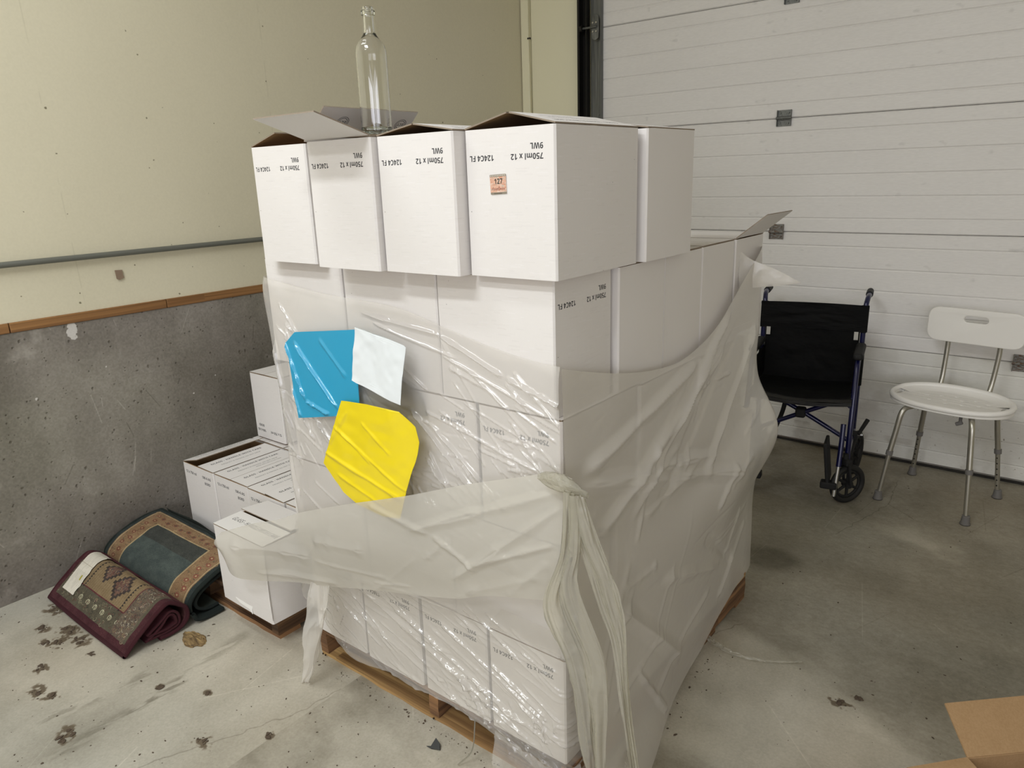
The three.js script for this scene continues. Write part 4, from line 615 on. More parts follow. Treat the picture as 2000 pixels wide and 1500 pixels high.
// top of canvas = fold line, bottom = the edge lying on the floor; left to right along the fold
const redRug = rugTex(1024, 512, (c, W, H) => {
  c.fillStyle = '#5d2029'; c.fillRect(0, 0, W, H);
  c.fillStyle = '#6a6149'; c.fillRect(46, 0, W - 100, H - 60); // olive border
  scrolls(c, 50, 300, W - 120, 150, 150, ['#3f4334', '#8d835f', '#7b4a3c', '#a59b74'], 3);
  for (let i = 0; i < 9; i++) { const x = 120 + i * 96; c.strokeStyle = '#d9d3a8'; c.lineWidth = 7; c.beginPath(); c.arc(x, 372, 17, 2.2, 7.2); c.moveTo(x, 352); c.lineTo(x + 4, 392); c.stroke(); }
  c.fillStyle = '#a88a5c'; c.fillRect(185, 0, 590, 290); // tan field
  c.strokeStyle = '#7d2c33'; c.lineWidth = 9; c.strokeRect(180, -20, 600, 312);
  for (let i = 0; i < 26; i++) { c.fillStyle = 'rgba(120,92,50,0.5)'; c.fillRect(190 + i * 23, 0, 3, 286); }
  const gul = (x, y, a, b) => { c.fillStyle = '#4c3d36'; for (let k = 0; k < 9; k++) { const q = 1 - Math.abs(k - 4) / 4.6; c.fillRect(x - a * q, y - b + k * b * 2 / 9, a * 2 * q, b * 2 / 9 + 1); } c.fillStyle = '#8a5f4a'; for (let k = 0; k < 7; k++) { const q = 1 - Math.abs(k - 3) / 3.6; c.fillRect(x - a * 0.72 * q, y - b * 0.66 + k * b * 1.32 / 7, a * 1.44 * q, b * 1.32 / 7 + 1); } scrolls(c, x - a * 0.5, y - b * 0.4, a, b * 0.8, 40, ['#4f4650', '#b09c6a', '#6d3a3a'], Math.round(x)); };
  gul(400, 90, 92, 110); gul(590, 150, 100, 118); gul(470, 330, 0, 0);
  const zig = (x) => { c.fillStyle = '#3c332e'; for (let k = 0; k < 14; k++) { c.beginPath(); c.moveTo(x, k * 22); c.lineTo(x + 20, k * 22 + 11); c.lineTo(x, k * 22 + 22); c.fill(); } }; zig(250); zig(716);
  c.fillStyle = '#7d6a55'; c.fillRect(784, 0, 160, H - 62); scrolls(c, 790, 0, 150, H - 70, 300, ['#d8cfae', '#43393c', '#8f4b3f', '#a88c58', '#56493a'], 11, 0.8);
  c.fillStyle = '#7e6a55'; c.fillRect(50, 0, 130, 280); scrolls(c, 50, 0, 130, 280, 130, ['#d8cfae', '#43393c', '#8f4b3f'], 13, 0.8);
});
const greenRug = rugTex(1024, 768, (c, W, H) => { // top of canvas = far open edge, bottom = fold by the red rug
  c.fillStyle = '#2f3c3a'; c.fillRect(0, 0, W, H);
  c.fillStyle = '#a87f52'; c.fillRect(40, 44, W - 80, H); scrolls(c, 46, 50, W - 92, H, 700, ['#8a4b33', '#6b5a3a', '#c8a46e', '#5c5f45', '#9d5f45'], 21);
  for (let i = 0; i < 10; i++) { rosette(c, 112 + (i % 2) * 26, 110 + i * 70, 13, '#96553c', '#c9a36c'); rosette(c, W - 130 + (i % 2) * 36, 110 + i * 70, 14, '#a8573f', '#d8ba7e'); rosette(c, 180 + i * 78, 120 + (i % 2) * 18, 13, '#96553c', '#5f5a3c'); }
  c.strokeStyle = '#d0b580'; c.lineWidth = 8; c.strokeRect(52, 56, W - 104, H + 40); c.strokeStyle = '#ccae76'; c.lineWidth = 12; c.strokeRect(198, 198, W - 410, H); c.fillStyle = '#4f5d58'; c.fillRect(204, 204, W - 422, H); c.fillStyle = '#464a43'; c.fillRect(204, 204, W - 422, 168);
});
const pile = pixels(256, 256, (u, v, o) => { o[0] = o[1] = o[2] = 255 * vnoise(u * 128, v * 128, 811); }, false, true); pile.repeat.set(5, 4);
const mRedRug = std({ map: redRug, roughness: 0.95, bumpMap: pile, bumpScale: 0.003 }), mGreenRug = std({ map: greenRug, roughness: 0.95, bumpMap: pile, bumpScale: 0.003 });
const mRedBind = std({ color: 0x5a1f2b, roughness: 0.95, bumpMap: pile, bumpScale: 0.003 }), mGreenBind = std({ color: 0x27332f, roughness: 0.95, bumpMap: pile, bumpScale: 0.003 });
const mRugBack = std({ color: 0x5b3434, roughness: 0.95 }), mRugBackG = std({ color: 0x3a413a, roughness: 0.95 });
function sampleProfile(pts, n) { const c = new THREE.CatmullRomCurve3(pts.map(p => new THREE.Vector3(p[0], p[1], 0)), false, 'centripetal'); return c.getSpacedPoints(n).map((p, i) => { const t = c.getTangentAt(i / n); return [p.x, p.y, -t.y, t.x]; }); }
// profile in (z, y); the sheet runs along x from 0 to len
function rugSheet(prof, len, th, skew, sign, uvFrom, uvTo) {
  const n = prof.length - 1; const f = (off) => gridMesh(40, n, (u, v) => { const q = prof[Math.round(v * n)], wob = (vnoise(u * 9, v * 8, 821) - 0.5) * 0.006; return [u * len + skew(u, v), Math.max(0.003, q[1] + q[3] * off * sign + (q[1] > 0.02 ? wob : 0)), q[0] + q[2] * off * sign, u, lerp(uvFrom, uvTo, v)]; });
  return [f(th / 2), f(-th / 2)];
}
function binding(prof, len, r, skew, u) { return tube(prof.filter((_, i) => i % 2 === 0).map((q, i, a) => [u * len + skew(u, i / (a.length - 1)), Math.max(r, q[1]), q[0]]), r, prof.length * 2, 8); }
{
  const t = thing('rug', 'folded red and tan patterned rug with a paper label, nearest on the floor', 'rug', [0.10, 0, 3.175]);
  const len = 0.655, skew = (u, v) => 0.0;
  const outer = sampleProfile([[0.02, 0.118], [0.05, 0.1345], [0.09, 0.118], [0.14, 0.083], [0.19, 0.045], [0.225, 0.012]], 40);
  const back = sampleProfile([[0.10, 0.014], [0.05, 0.012], [0.015, 0.02], [-0.012, 0.045], [-0.012, 0.085], [0.02, 0.118]], 30);
  const [a, b] = rugSheet(outer, len, 0.011, skew, 1, 1, 0); part('pile_face', a, mRedRug, t); part('backing', b, mRugBack, t);
  const [c2, d2] = rugSheet(back, len, 0.011, skew, 1, 0.2, 0.9); part('pile_face', c2, mRedBind, t); part('backing', d2, mRugBack, t);
  for (const k of [1, 2]) { const s = 0.012 * k; const inner = sampleProfile([[0.16 - s, 0.012 + s * 1.2], [0.06, 0.014 + s * 0.9], [0.022 + s * 0.2, 0.022 + s], [0.004 + s, 0.05], [0.010 + s, 0.085 - s * 0.4], [0.04 + s * 0.5, 0.108 - s], [0.085, 0.092 - s * 1.5], [0.14, 0.052 - s * 1.6 + 0.012]], 40); const [e, f] = rugSheet(inner, len - 0.006, 0.008, skew, 1, 0, 1); part('inner_layer', merge([e, f]), mRedBind, t); part('binding', binding(inner, len - 0.004, 0.0055, skew, 1), mRedBind, t); }
  for (const u of [0, 1]) { part('binding', binding(outer, len, 0.008, skew, u), mRedBind, t); part('binding', binding(back, len, 0.008, skew, u), mRedBind, t); }
  const eo = outer[outer.length - 1]; part('binding', tube([[0, eo[1], eo[0]], [len / 2, eo[1], eo[0] + 0.004], [len, eo[1], eo[0]]], 0.0085, 40, 8), mRedBind, t);
  const lab = drawn(512, 256, (c, W, H) => { c.fillStyle = '#d9d3c4'; c.fillRect(0, 0, W, H); const r = mulberry(6); for (let i = 0; i < 60; i++) { c.fillStyle = `rgba(150,140,120,${0.08 + r() * 0.2})`; c.fillRect(r() * W, r() * H, 10 + r() * 90, 2 + r() * 5); } for (let i = 0; i < 26; i++) { c.fillStyle = 'rgba(90,84,72,0.35)'; c.fillRect(40 + (i % 2) * 230, 20 + Math.floor(i / 2) * 17, 90 + r() * 110, 4); } c.fillStyle = '#a59a2e'; c.fillRect(300, 60, 60, 26); c.fillStyle = 'rgba(120,100,70,.4)'; c.fillRect(190, 0, 4, H); });
  const nL = outer.length - 1, lg = gridMesh(30, 36, (u, v) => { const q = outer[Math.round(lerp(1, 31, v) / 40 * nL)]; const wob = (fbm(u * 6, v * 8, 831, 2) - 0.5) * 0.006; return [0.035 + u * 0.10 + 0.022 * v + (vnoise(v * 14, 3, 833) - 0.5) * 0.008 * (u > 0.5 ? 1 : 0), q[1] + q[3] * (0.0095 + wob * 0.5 + 0.002), q[0] + q[2] * 0.0105, v, u]; });
  part('paper_label', lg, std({ map: lab, roughness: 0.8 }), t, 'torn white paper label');
}
{
  const t = thing('rug', 'folded green rug with a tan floral border lying behind the red one', 'rug', [0.045, 0, 2.91]);
  const len = 0.70;
  const skew = (u, v) => 0.03 * v * (1 - u) * 0;
  const top = sampleProfile([[0.235, 0.05], [0.232, 0.085], [0.205, 0.118], [0.15, 0.146], [0.09, 0.166], [0.03, 0.176], [-0.03, 0.176]], 48);
  const bot = sampleProfile([[0.115, 0.012], [0.15, 0.010], [0.18, 0.010], [0.222, 0.022], [0.235, 0.05]], 30);
  const [a, b] = rugSheet(top, len, 0.012, skew, -1, 0, 1); part('pile_face', a, mGreenRug, t); part('backing', b, mRugBackG, t);
  const [c2, d2] = rugSheet(bot, len + 0.02, 0.012, skew, 1, 0, 1); part('pile_face', c2, mGreenBind, t); part('backing', d2, mRugBackG, t);
  const inner = sampleProfile([[0.12, 0.028], [0.15, 0.026], [0.19, 0.038], [0.208, 0.065], [0.19, 0.098], [0.14, 0.124], [0.06, 0.148], [-0.04, 0.160]], 40); const [e, f] = rugSheet(inner, len - 0.01, 0.008, skew, 1, 0, 1); part('inner_layer', merge([e, f]), mRugBackG, t);
  for (const u of [0, 1]) { part('binding', binding(top, len, 0.009, skew, u), mGreenBind, t); part('binding', binding(bot, len + 0.02 * u, 0.008, skew, u), mGreenBind, t); part('binding', binding(inner, len - 0.008, 0.0065, skew, u), mGreenBind, t); }
  const q = top[top.length - 1]; part('binding', tube([[0, q[1], q[0]], [len / 2, q[1] + 0.003, q[0]], [len, q[1], q[0]]], 0.009, 40, 8), mGreenBind, t);
  const fl = gridMesh(30, 10, (u, v) => [0.02 + u * 0.5, 0.186 - v * 0.045 + 0.006 * Math.sin(u * 5), -0.045 - v * 0.015 + 0.004 * Math.sin(u * 9), u, v]); part('turned_edge', fl, mRugBackG, t);
}

// ------------------------------------------------------------------ transport wheelchair
{
  const t = thing('wheelchair', 'folding transport wheelchair with black upholstery and dark blue frame', 'wheelchair', [2.126, 0, 0.357], 0.182);
  const mB = phys({ color: 0x070c3e, metalness: 0.2, roughness: 0.3, clearcoat: 0.4, clearcoatRoughness: 0.15 }), mBlk = std({ color: 0x111111, roughness: 0.75 }), mRub = std({ color: 0x161514, roughness: 0.7 }), mSteel = std({ color: 0xc4c4c0, metalness: 0.9, roughness: 0.3 });
  const clothBump = pixels(256, 256, (u, v, o) => { o[0] = o[1] = o[2] = 128 + (fbm(u * 7, v * 7, 841, 4) - 0.5) * 160; }, false, true);
  const mCloth = phys({ color: 0x050505, specularIntensity: 0.35, roughness: 0.7, bumpMap: clothBump, bumpScale: 0.006 });
  const hw = 0.243;
  for (const s of [-1, 1]) {
    part('back_post', tube([[s * hw, 0.22, -0.01], [s * hw, 0.40, -0.005], [s * hw, 0.62, 0.0], [s * hw, 0.88, -0.005], [s * (hw + 0.004), 0.935, -0.03], [s * (hw + 0.008), 0.95, -0.075], [s * (hw + 0.008), 0.952, -0.13]], 0.0125, 70, 14), mB, t);
    part('hand_grip', rod([s * (hw + 0.008), 0.952, -0.10], [s * (hw + 0.008), 0.955, -0.195], 0.0175, 0.0165), mRub, t);
    part('front_post', tube([[s * hw, 0.685, 0.0], [s * hw, 0.69, 0.20], [s * hw, 0.675, 0.275], [s * hw, 0.60, 0.315], [s * hw, 0.50, 0.345], [s * hw, 0.36, 0.375], [s * hw, 0.21, 0.39]], 0.0125, 80, 14), mB, t);
    part('armrest', new RoundedBoxGeometry(0.045, 0.032, 0.27, 4, 0.014).translate(s * hw, 0.712, 0.165), mBlk, t);
    part('skirt_guard', new RoundedBoxGeometry(0.006, 0.15, 0.27, 2, 0.003).translate(s * (hw - 0.016), 0.60, 0.145), mCloth, t);
    part('seat_rail', rod([s * (hw - 0.012), 0.485, -0.01], [s * (hw - 0.012), 0.485, 0.36], 0.011), mB, t);
    part('lower_rail', tube([[s * hw, 0.25, -0.01], [s * hw, 0.25, 0.2], [s * hw, 0.255, 0.388]], 0.0115, 30, 12), mB, t);
    part('hanger', tube([[s * (hw - 0.03), 0.40, 0.385], [s * (hw - 0.03), 0.30, 0.41], [s * (hw - 0.032), 0.20, 0.435]], 0.012, 30, 12), mB, t);
    part('foot_rod', rod([s * (hw - 0.032), 0.21, 0.432], [s * (hw - 0.04), 0.055, 0.462], 0.0085), mSteel, t);
    const fp = new THREE.Group(); fp.name = 'footplate'; t.add(fp); // folded up beside the leg
    part('plate', new RoundedBoxGeometry(0.016, 0.21, 0.135, 3, 0.006).rotateZ(s * 0.12).translate(s * (hw - 0.085), 0.215, 0.40), mBlk, fp);
    part('bracket', new RoundedBoxGeometry(0.075, 0.035, 0.05, 3, 0.008).translate(s * (hw - 0.068), 0.105, 0.445), mBlk, fp);
    for (let k = 0; k < 5; k++) part('tread', new THREE.BoxGeometry(0.004, 0.18, 0.008).rotateZ(s * 0.12).translate(s * (hw - 0.085) - s * 0.009, 0.215, 0.36 + k * 0.02), mRub, fp);
    // caster
    const cs = new THREE.Group(); cs.name = 'front_caster'; t.add(cs); cs.position.set(s * (hw + 0.012), 0.099, 0.385); cs.rotation.y = s > 0 ? -0.8 : -0.3;
    const wheel = (r, w, parent, spokes) => { part('tyre', new THREE.TorusGeometry(r - w * 0.45, w * 0.45, 14, 48).rotateY(Math.PI / 2), mRub, parent); part('rim', new THREE.TorusGeometry(r - w * 1.05, w * 0.22, 10, 44).rotateY(Math.PI / 2), mBlk, parent); const sp = []; for (let k = 0; k < spokes; k++) { const a = k / spokes * Math.PI * 2; sp.push(rod([0, 0, 0], [0, Math.cos(a) * (r - w), Math.sin(a) * (r - w)], w * 0.26, w * 0.2, 8)); } part('spokes', merge(sp), mBlk, parent); part('hub', rod([-w * 0.6, 0, 0], [w * 0.6, 0, 0], r * 0.2, r * 0.2, 20), mBlk, parent); };
    wheel(0.099, 0.032, cs, 6);
    part('fork', merge([rod([-0.024, 0, 0], [-0.024, 0.112, 0.02], 0.007, 0.008), rod([0.024, 0, 0], [0.024, 0.112, 0.02], 0.007, 0.008), new RoundedBoxGeometry(0.062, 0.03, 0.036, 3, 0.008).translate(0, 0.118, 0.022), rod([0, 0.11, 0.022], [0, 0.16, 0.024], 0.013)]), mBlk, cs);
    const rw = new THREE.Group(); rw.name = 'rear_wheel'; t.add(rw); rw.position.set(s * (hw + 0.02), 0.118, -0.02); rw.rotation.y = -0.2; wheel(0.118, 0.034, rw, 6);
    part('axle', rod([s * (hw - 0.01), 0.118, -0.02], [s * (hw + 0.036), 0.118, -0.02], 0.007), mSteel, t);
    part('axle_plate', new RoundedBoxGeometry(0.012, 0.15, 0.04, 2, 0.004).translate(s * (hw - 0.006), 0.17, -0.015), mBlk, t);
    const bk = new THREE.Group(); bk.name = 'brake'; t.add(bk);
    part('clamp', new RoundedBoxGeometry(0.03, 0.04, 0.05, 3, 0.006).translate(s * (hw + 0.012), 0.252, 0.10), mBlk, bk); part('lever', rod([s * (hw + 0.03), 0.262, 0.10], [s * (hw + 0.065), 0.325, 0.04], 0.009, 0.011), mRub, bk); part('stop', rod([s * (hw + 0.006), 0.247, 0.062], [s * (hw + 0.05), 0.247, 0.062], 0.008), mSteel, bk);
  }
  part('cross_brace', tube([[hw, 0.255, 0.21], [0, 0.385, 0.2], [-hw + 0.01, 0.495, 0.19]], 0.0115, 30, 12), mB, t);
  part('cross_brace', tube([[-hw, 0.255, 0.225], [0, 0.38, 0.225], [hw - 0.01, 0.495, 0.225]], 0.0115, 30, 12), mB, t);
  part('pivot', new RoundedBoxGeometry(0.05, 0.05, 0.06, 3, 0.012).translate(0, 0.383, 0.212), mBlk, t);
  part('rear_strap', gridMesh(24, 2, (u, v) => [lerp(-hw, hw, u), 0.40 + v * 0.03 - 0.03 * Math.sin(Math.PI * u), 0.06 + 0.004 * Math.sin(u * 7), u, v]), mBlk, t);
  // upholstery
  const sl = (x0, x1, y0, y1, z, sag, th = 0.008) => { const f = (o) => gridMesh(36, 24, (u, v) => [lerp(x0, x1, u), lerp(y0, y1, v), z + o - sag * Math.sin(Math.PI * u) + (fbm(u * 4, v * 5, 851, 3) - 0.5) * 0.012 * Math.sin(Math.PI * u), u, v]); return merge([f(0), f(-th)]); };
  const bp = part('backrest', sl(-hw + 0.014, hw - 0.014, 0.465, 0.80, 0.014, 0.024), mCloth, t);
  part('back_band', sl(-hw - 0.014, hw + 0.014, 0.775, 0.912, 0.024, 0.028, 0.012), mCloth, t);
  for (const s of [-1, 1]) { part('post_sleeve', new THREE.CylinderGeometry(0.018, 0.018, 0.135, 20).translate(s * hw, 0.843, 0.0), mCloth, t); part('lower_sleeve', new THREE.CylinderGeometry(0.0165, 0.0165, 0.16, 20).translate(s * hw, 0.575, 0), mCloth, t); }
  for (const s of [-1, 1]) part('gap_patch', new RoundedBoxGeometry(0.02, 0.042, 0.003, 2, 0.001).translate(s * (hw - 0.03), 0.757, 0.0225), std({ color: 0xb9b6ae, roughness: 0.7 }), t);  // pale patches standing in for gaps where the lit door shows through
  part('seat_sling', (() => { const f = (o) => gridMesh(30, 30, (u, v) => [lerp(-hw + 0.005, hw - 0.005, u), 0.517 + o - 0.018 * Math.sin(Math.PI * u) - (v > 0.94 ? 0.012 * (v - 0.94) / 0.06 : 0) + (fbm(u * 4, v * 4, 861, 2) - 0.5) * 0.008, lerp(0, 0.375, v), u, v]); return merge([f(0), f(-0.018), gridMesh(30, 2, (u, v) => [lerp(-hw + 0.005, hw - 0.005, u), 0.505 - v * 0.018 - 0.018 * Math.sin(Math.PI * u), 0.375, u, v])]); })(), std({ color: 0x0a0a09, roughness: 0.42, bumpMap: clothBump, bumpScale: 0.004 }), t);
  part('belt_strap', gridMesh(3, 30, (u, v) => [-0.10 + u * 0.024 - 0.075 * v + 0.006 * Math.sin(v * 6), 0.43 - v * 0.33, 0.10 - 0.03 * v + u * 0.008, u, v]), mBlk, t);
}
// ------------------------------------------------------------------ shower chair
{
  const t = thing('shower_chair', 'white plastic shower chair with aluminium legs and drain holes in its seat', 'chair', [2.794, 0, 0.391], -0.181);
  const mW = phys({ color: 0xf3f0ea, roughness: 0.42, clearcoat: 0.15, clearcoatRoughness: 0.4 }), mAl = std({ color: 0xb9b6ac, metalness: 0.85, roughness: 0.33 }), mGrey = std({ color: 0x6f6c69, roughness: 0.65 }), mHole = std({ color: 0x15130f, roughness: 0.9 });
  const sw = 0.256, sd = 0.165, sy = 0.485;
  const outline = (k, n = 72) => { const a = []; for (let i = 0; i < n; i++) { const q = i / n * Math.PI * 2, c = Math.cos(q), s = Math.sin(q); a.push([Math.sign(c) * Math.pow(Math.abs(c), 0.86) * sw * k, Math.sign(s) * Math.pow(Math.abs(s), 0.9) * sd * k]); } return a; };
  const s = new THREE.Shape(outline(1).map(p => new THREE.Vector2(...p)));
  const ell = (x, y, a, b) => { const h = new THREE.Path(); h.absellipse(x, y, a, b, 0, Math.PI * 2, true, 0); s.holes.push(h); };
  for (const sx of [-1, 1]) ell(sx * 0.225, 0.0, 0.0155, 0.042);
  for (const [x, y] of [[-0.11, 0.02], [-0.075, -0.045], [-0.055, 0.05], [-0.02, -0.015], [0.0, -0.065], [0.005, 0.07], [0.045, 0.02], [0.065, -0.05], [0.09, 0.055], [0.125, -0.02], [0.15, 0.03]]) ell(x, y, 0.0115, 0.0085);
  const sg = new THREE.ExtrudeGeometry(s, { depth: 0.016, bevelEnabled: true, bevelSize: 0.004, bevelThickness: 0.004, bevelSegments: 3, curveSegments: 20 }); sg.rotateX(-Math.PI / 2); sg.translate(0, sy, 0);
  part('seat', toCreasedNormals(sg, 0.3), mW, t);
  part('seat_rim', tube(outline(0.985, 90).map(([x, z]) => [x, sy + 0.017 + 0.006 * Math.pow(Math.abs(x) / sw, 3) + (z < 0 ? 0.024 * Math.pow(-z / sd, 1.2) : 0), z]), 0.0135, 200, 12, true), mW, t);
  part('seat_back_lip', gridMesh(60, 8, (u, v) => { const a = Math.PI * (1.04 + 0.92 * u), c = Math.cos(a), q = Math.sin(a), k = lerp(0.72, 0.985, v); const x = Math.sign(c) * Math.pow(Math.abs(c), 0.86) * sw * k, z = Math.sign(q) * Math.pow(Math.abs(q), 0.9) * sd * k; return [x, sy + 0.0195 + (0.010 * v + 0.024 * v * v * Math.pow(Math.abs(q), 1.2)), z]; }), mW, t);
  const bs = new THREE.Shape(), bw = 0.205, bh = 0.078, br = 0.05; bs.moveTo(-bw + br, -bh); bs.lineTo(bw - br, -bh); bs.quadraticCurveTo(bw, -bh, bw, -bh + br); bs.lineTo(bw, bh - br); bs.quadraticCurveTo(bw, bh, bw - br, bh); bs.lineTo(-bw + br, bh); bs.quadraticCurveTo(-bw, bh, -bw, bh - br); bs.lineTo(-bw, -bh + br); bs.quadraticCurveTo(-bw, -bh, -bw + br, -bh);
  const hp = new THREE.Path(); const hx = 0.058, hy = 0.036, hr = 0.0215; hp.moveTo(-hx + hr, hy - hr); hp.absarc(-hx + hr, hy, hr, -Math.PI / 2, -Math.PI * 1.5, true); hp.lineTo(hx - hr, hy + hr); hp.absarc(hx - hr, hy, hr, Math.PI / 2, -Math.PI / 2, true); hp.closePath(); bs.holes.push(hp);
  const bg = new THREE.ExtrudeGeometry(bs, { depth: 0.007, bevelEnabled: true, bevelSize: 0.006, bevelThickness: 0.005, bevelSegments: 4, curveSegments: 14 }); bg.translate(0.005, 0.826, -0.20); part('backrest', toCreasedNormals(bg, 0.3), mW, t);
  for (const sx of [-1, 1]) part('back_tube', tube([[sx * 0.112 + 0.004, 0.80, -0.205], [sx * 0.112 + 0.004, 0.70, -0.207], [sx * 0.108, 0.55, -0.19], [sx * 0.104, 0.475, -0.14], [sx * 0.10, 0.468, -0.05]], 0.0115, 50, 14), mAl, t);
  part('seat_frame', merge([rod([-0.13, 0.468, 0.06], [0.13, 0.468, 0.06], 0.011), rod([-0.13, 0.468, -0.06], [0.13, 0.468, -0.06], 0.011)]), mAl, t);
  const foot = new THREE.LatheGeometry([[0.0001, 0], [0.022, 0], [0.0225, 0.006], [0.019, 0.012], [0.0165, 0.04], [0.0155, 0.044], [0.0001, 0.044]].map(p => new THREE.Vector2(...p)), 28);
  for (const [x, z] of [[-0.196, 0.209], [0.193, 0.209], [-0.198, -0.218], [0.202, -0.2]]) {
    const L = new THREE.Group(); L.name = 'leg'; t.add(L); const sx = Math.sign(x), sz = Math.sign(z);
    const A = [x * 0.62, 0.47, sz * 0.05], K = [x * 0.72, 0.468, sz * 0.135], k2 = [x * 0.78, 0.44, sz * 0.158], C = [lerp(x * 0.8, x, 0.45), 0.25, lerp(sz * 0.165, z, 0.45)], E = [x, 0.01, z];
    part('upper_tube', tube([A, [x * 0.66, 0.47, sz * 0.10], K, k2, [lerp(k2[0], C[0], 0.5), 0.345, lerp(k2[2], C[2], 0.5)], C], 0.0128, 60, 14), mAl, L);
    part('lower_tube', rod([lerp(C[0], E[0], -0.1), 0.274, lerp(C[2], E[2], -0.1)], E, 0.0108), mAl, L);
    part('collar', rod([lerp(C[0], E[0], -0.02), 0.255, lerp(C[2], E[2], -0.02)], [lerp(C[0], E[0], 0.07), 0.233, lerp(C[2], E[2], 0.07)], 0.0158), mGrey, L);
    const f = part('rubber_foot', foot, mGrey, L); f.position.set(x, 0.0005, z);
    if (sz < 0) for (let k = 0; k < 6; k++) { const q = 0.16 + k * 0.12, px = lerp(C[0], E[0], q), py = lerp(0.25, 0.01, q), pz = lerp(C[2], E[2], q); part('adjust_hole', rod([px, py, pz + 0.0098], [px, py, pz + 0.0112], 0.0034, 0.0034, 12), mHole, L); }
  }
  for (const [x, z] of [[0.085, 0.105], [-0.10, -0.06], [0.10, -0.06]]) part('knob', merge([rod([x, 0.468, z], [x, 0.44, z], 0.007), new RoundedBoxGeometry(0.032, 0.018, 0.012, 3, 0.005).rotateZ(0.5).translate(x - 0.004, 0.435, z)]), mGrey, t);
}
// ------------------------------------------------------------------ open brown box at the lower right
{
  const w = 0.30, d = 0.42, h = 0.30, t = thing('cardboard_box', 'open plain brown cardboard box at the lower right of the floor', 'box', [3.172, 0, 2.58], 0.76);
  // origin at the rear left corner; extends right and toward the camera
  const wall = (x0, z0, x1, z1) => { const L = Math.hypot(x1 - x0, z1 - z0), g = box(L, h, 0.005, 0, 0.0, 0, 0.0015); g.rotateY(-Math.atan2(z1 - z0, x1 - x0)); g.translate((x0 + x1) / 2, 0, (z0 + z1) / 2); return boxUV(g, 3); };
  part('body', merge([wall(0, 0, w, 0), wall(w, 0, w, d), wall(w, d, 0, d), wall(0, d, 0, 0), boxUV(box(w, 0.004, d, w / 2, 0, d / 2), 3)]), mKraft, t);
  const flap = (L, len, notch) => { const s = new THREE.Shape(); s.moveTo(0, 0); s.lineTo(L, 0); s.lineTo(L - notch, len); s.lineTo(notch, len); s.closePath(); const g = new THREE.ExtrudeGeometry(s, { depth: 0.004, bevelEnabled: false }); g.rotateX(-Math.PI / 2); return boxUV(g, 3); }; // reaches to -z
  const fb = part('flap', flap(w, 0.125, 0.018), mKraft, t); fb.position.set(0, h - 0.002, 0); fb.rotation.x = 0.42;
  const fl = part('flap', flap(d, 0.145, 0.003), mKraft, t); fl.rotation.order = 'YXZ'; fl.rotation.y = Math.PI / 2; fl.rotation.x = -0.06; fl.position.set(0, h - 0.002, d);
  const fr = part('flap', flap(d, 0.145, 0.003), mKraft, t); fr.rotation.order = 'YXZ'; fr.rotation.y = -Math.PI / 2; fr.rotation.x = -0.1; fr.position.set(w, h - 0.002, 0);
  const ff = part('flap', flap(w, 0.15, 0.003), mKraft, t); ff.rotation.order = 'YXZ'; ff.rotation.y = Math.PI; ff.rotation.x = -0.1; ff.position.set(w, h - 0.002, d);
}
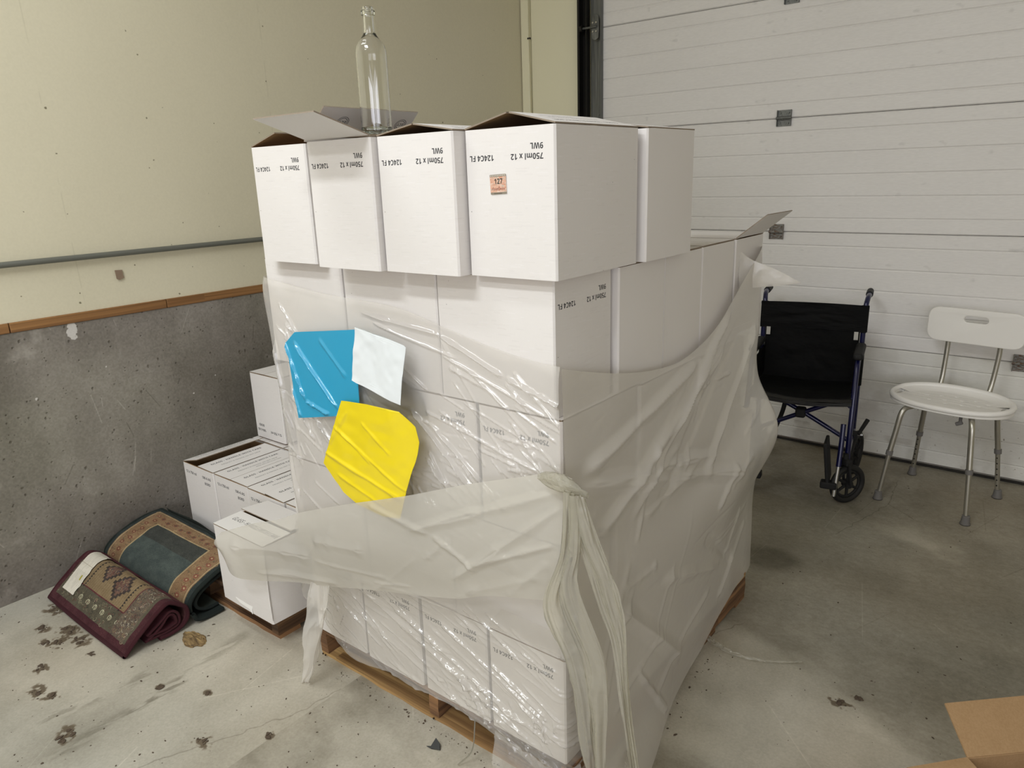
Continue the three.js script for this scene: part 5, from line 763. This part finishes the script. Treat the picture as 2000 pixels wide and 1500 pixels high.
// ------------------------------------------------------------------ dirt on the floor
{
  const r = mulberry(303), g = new THREE.IcosahedronGeometry(1, 1); { const p = g.attributes.position; for (let i = 0; i < p.count; i++) { const k = 0.7 + 0.6 * vnoise(p.getX(i) * 2 + 9, p.getY(i) * 2 + p.getZ(i) * 3 + 5, 901); p.setXYZ(i, p.getX(i) * k, p.getY(i) * k * 0.6, p.getZ(i) * k); } g.computeVertexNormals(); }
  const spots = []; for (const m of mudSpots) { const n = 8 + Math.floor(r() * 10); for (let k = 0; k < n; k++) { const a = r() * 6.3, q = Math.sqrt(r()) * m[2]; spots.push([m[0] + Math.cos(a) * q, m[1] + Math.sin(a) * q * 0.7, 0.0015 + r() * r() * 0.006]); } }
  for (let i = 0; i < 420; i++) spots.push([r() * 3.2, 3.02 + r() * 1.0, 0.0008 + r() * r() * 0.0028]);
  for (let i = 0; i < 90; i++) spots.push([1.3 + r() * 0.85, 2.985 + r() * r() * 0.04, 0.0006 + r() * r() * 0.0026]);
  for (let i = 0; i < 45; i++) { const k = r(); spots.push([2.40 + r() * r() * 0.12, lerp(2.1, 2.6, k), 0.0006 + r() * r() * 0.003]); }
  for (let i = 0; i < 260; i++) spots.push([2.42 + r() * 1.6, 0.2 + r() * 2.4, 0.0007 + r() * r() * 0.0025]);
  const m = new THREE.InstancedMesh(g, std({ color: 0x54473a, roughness: 0.95 }), spots.length), M = new THREE.Matrix4(), Q = new THREE.Quaternion();
  spots.forEach((s, i) => { Q.setFromAxisAngle(new THREE.Vector3(0, 1, 0), r() * 6.3); M.compose(new THREE.Vector3(s[0], s[2] * 0.3, s[1]), Q, new THREE.Vector3(s[2] * (0.8 + r() * 1.4), s[2] * 0.8, s[2])); m.setMatrixAt(i, M); });
  m.name = 'dirt_crumbs'; m.castShadow = m.receiveShadow = true; scene.add(m); tag(m, 'dark dried mud crumbs scattered over the concrete floor', 'dirt', null, 'stuff');
  const lump = (n, x, z, sx, sz, sy, seed, col, label) => { const q = new THREE.IcosahedronGeometry(1, 5), p = q.attributes.position; for (let i = 0; i < p.count; i++) { const a = p.getX(i), b = p.getY(i), c = p.getZ(i), k = 0.65 + 0.6 * fbm(a * 2.5 + seed, c * 2.5 + b, 911, 3); p.setXYZ(i, a * k * sx, Math.max(0, b) * k * sy + (fbm(a * 9, c * 9, seed, 2) - 0.4) * sy * 0.6 * (b > 0 ? 1 : 0), c * k * sz); } q.computeVertexNormals(); const o = part(n, boxUV(q, 6), col); o.position.set(x, 0.0005, z); return tag(o, label, 'debris'); };
  const mChip = std({ map: woodTex(941, [168, 142, 96], [92, 74, 50]), roughness: 0.95 });
  lump('bark_chip', 0.845, 3.195, 0.062, 0.034, 0.012, 3, mChip, 'flaky tan lump of bark on the floor beside the red rug');
  const sh = new THREE.Shape(); sh.moveTo(0, 0); sh.lineTo(0.008, 0.024); sh.lineTo(0.024, 0.012); sh.lineTo(0.03, -0.004); sh.lineTo(0.004, -0.006); sh.lineTo(-0.014, -0.002); sh.closePath();
  const sg = new THREE.ExtrudeGeometry(sh, { depth: 0.003, bevelEnabled: true, bevelSize: 0.0006, bevelThickness: 0.0006, bevelSegments: 1 }); sg.rotateX(-1.0); const o = part('black_scrap', sg, std({ color: 0x20211f, roughness: 0.6 })); o.position.set(1.92, 0.004, 3.055); o.rotation.y = 0.35; tag(o, 'small folded black scrap on the floor in front of the pallet', 'debris');
}

renderer.shadowMap.needsUpdate = true;
scene.traverse((o) => { if (o.isMesh) { o.castShadow = true; o.receiveShadow = true; } });
renderer.render(scene, camera);
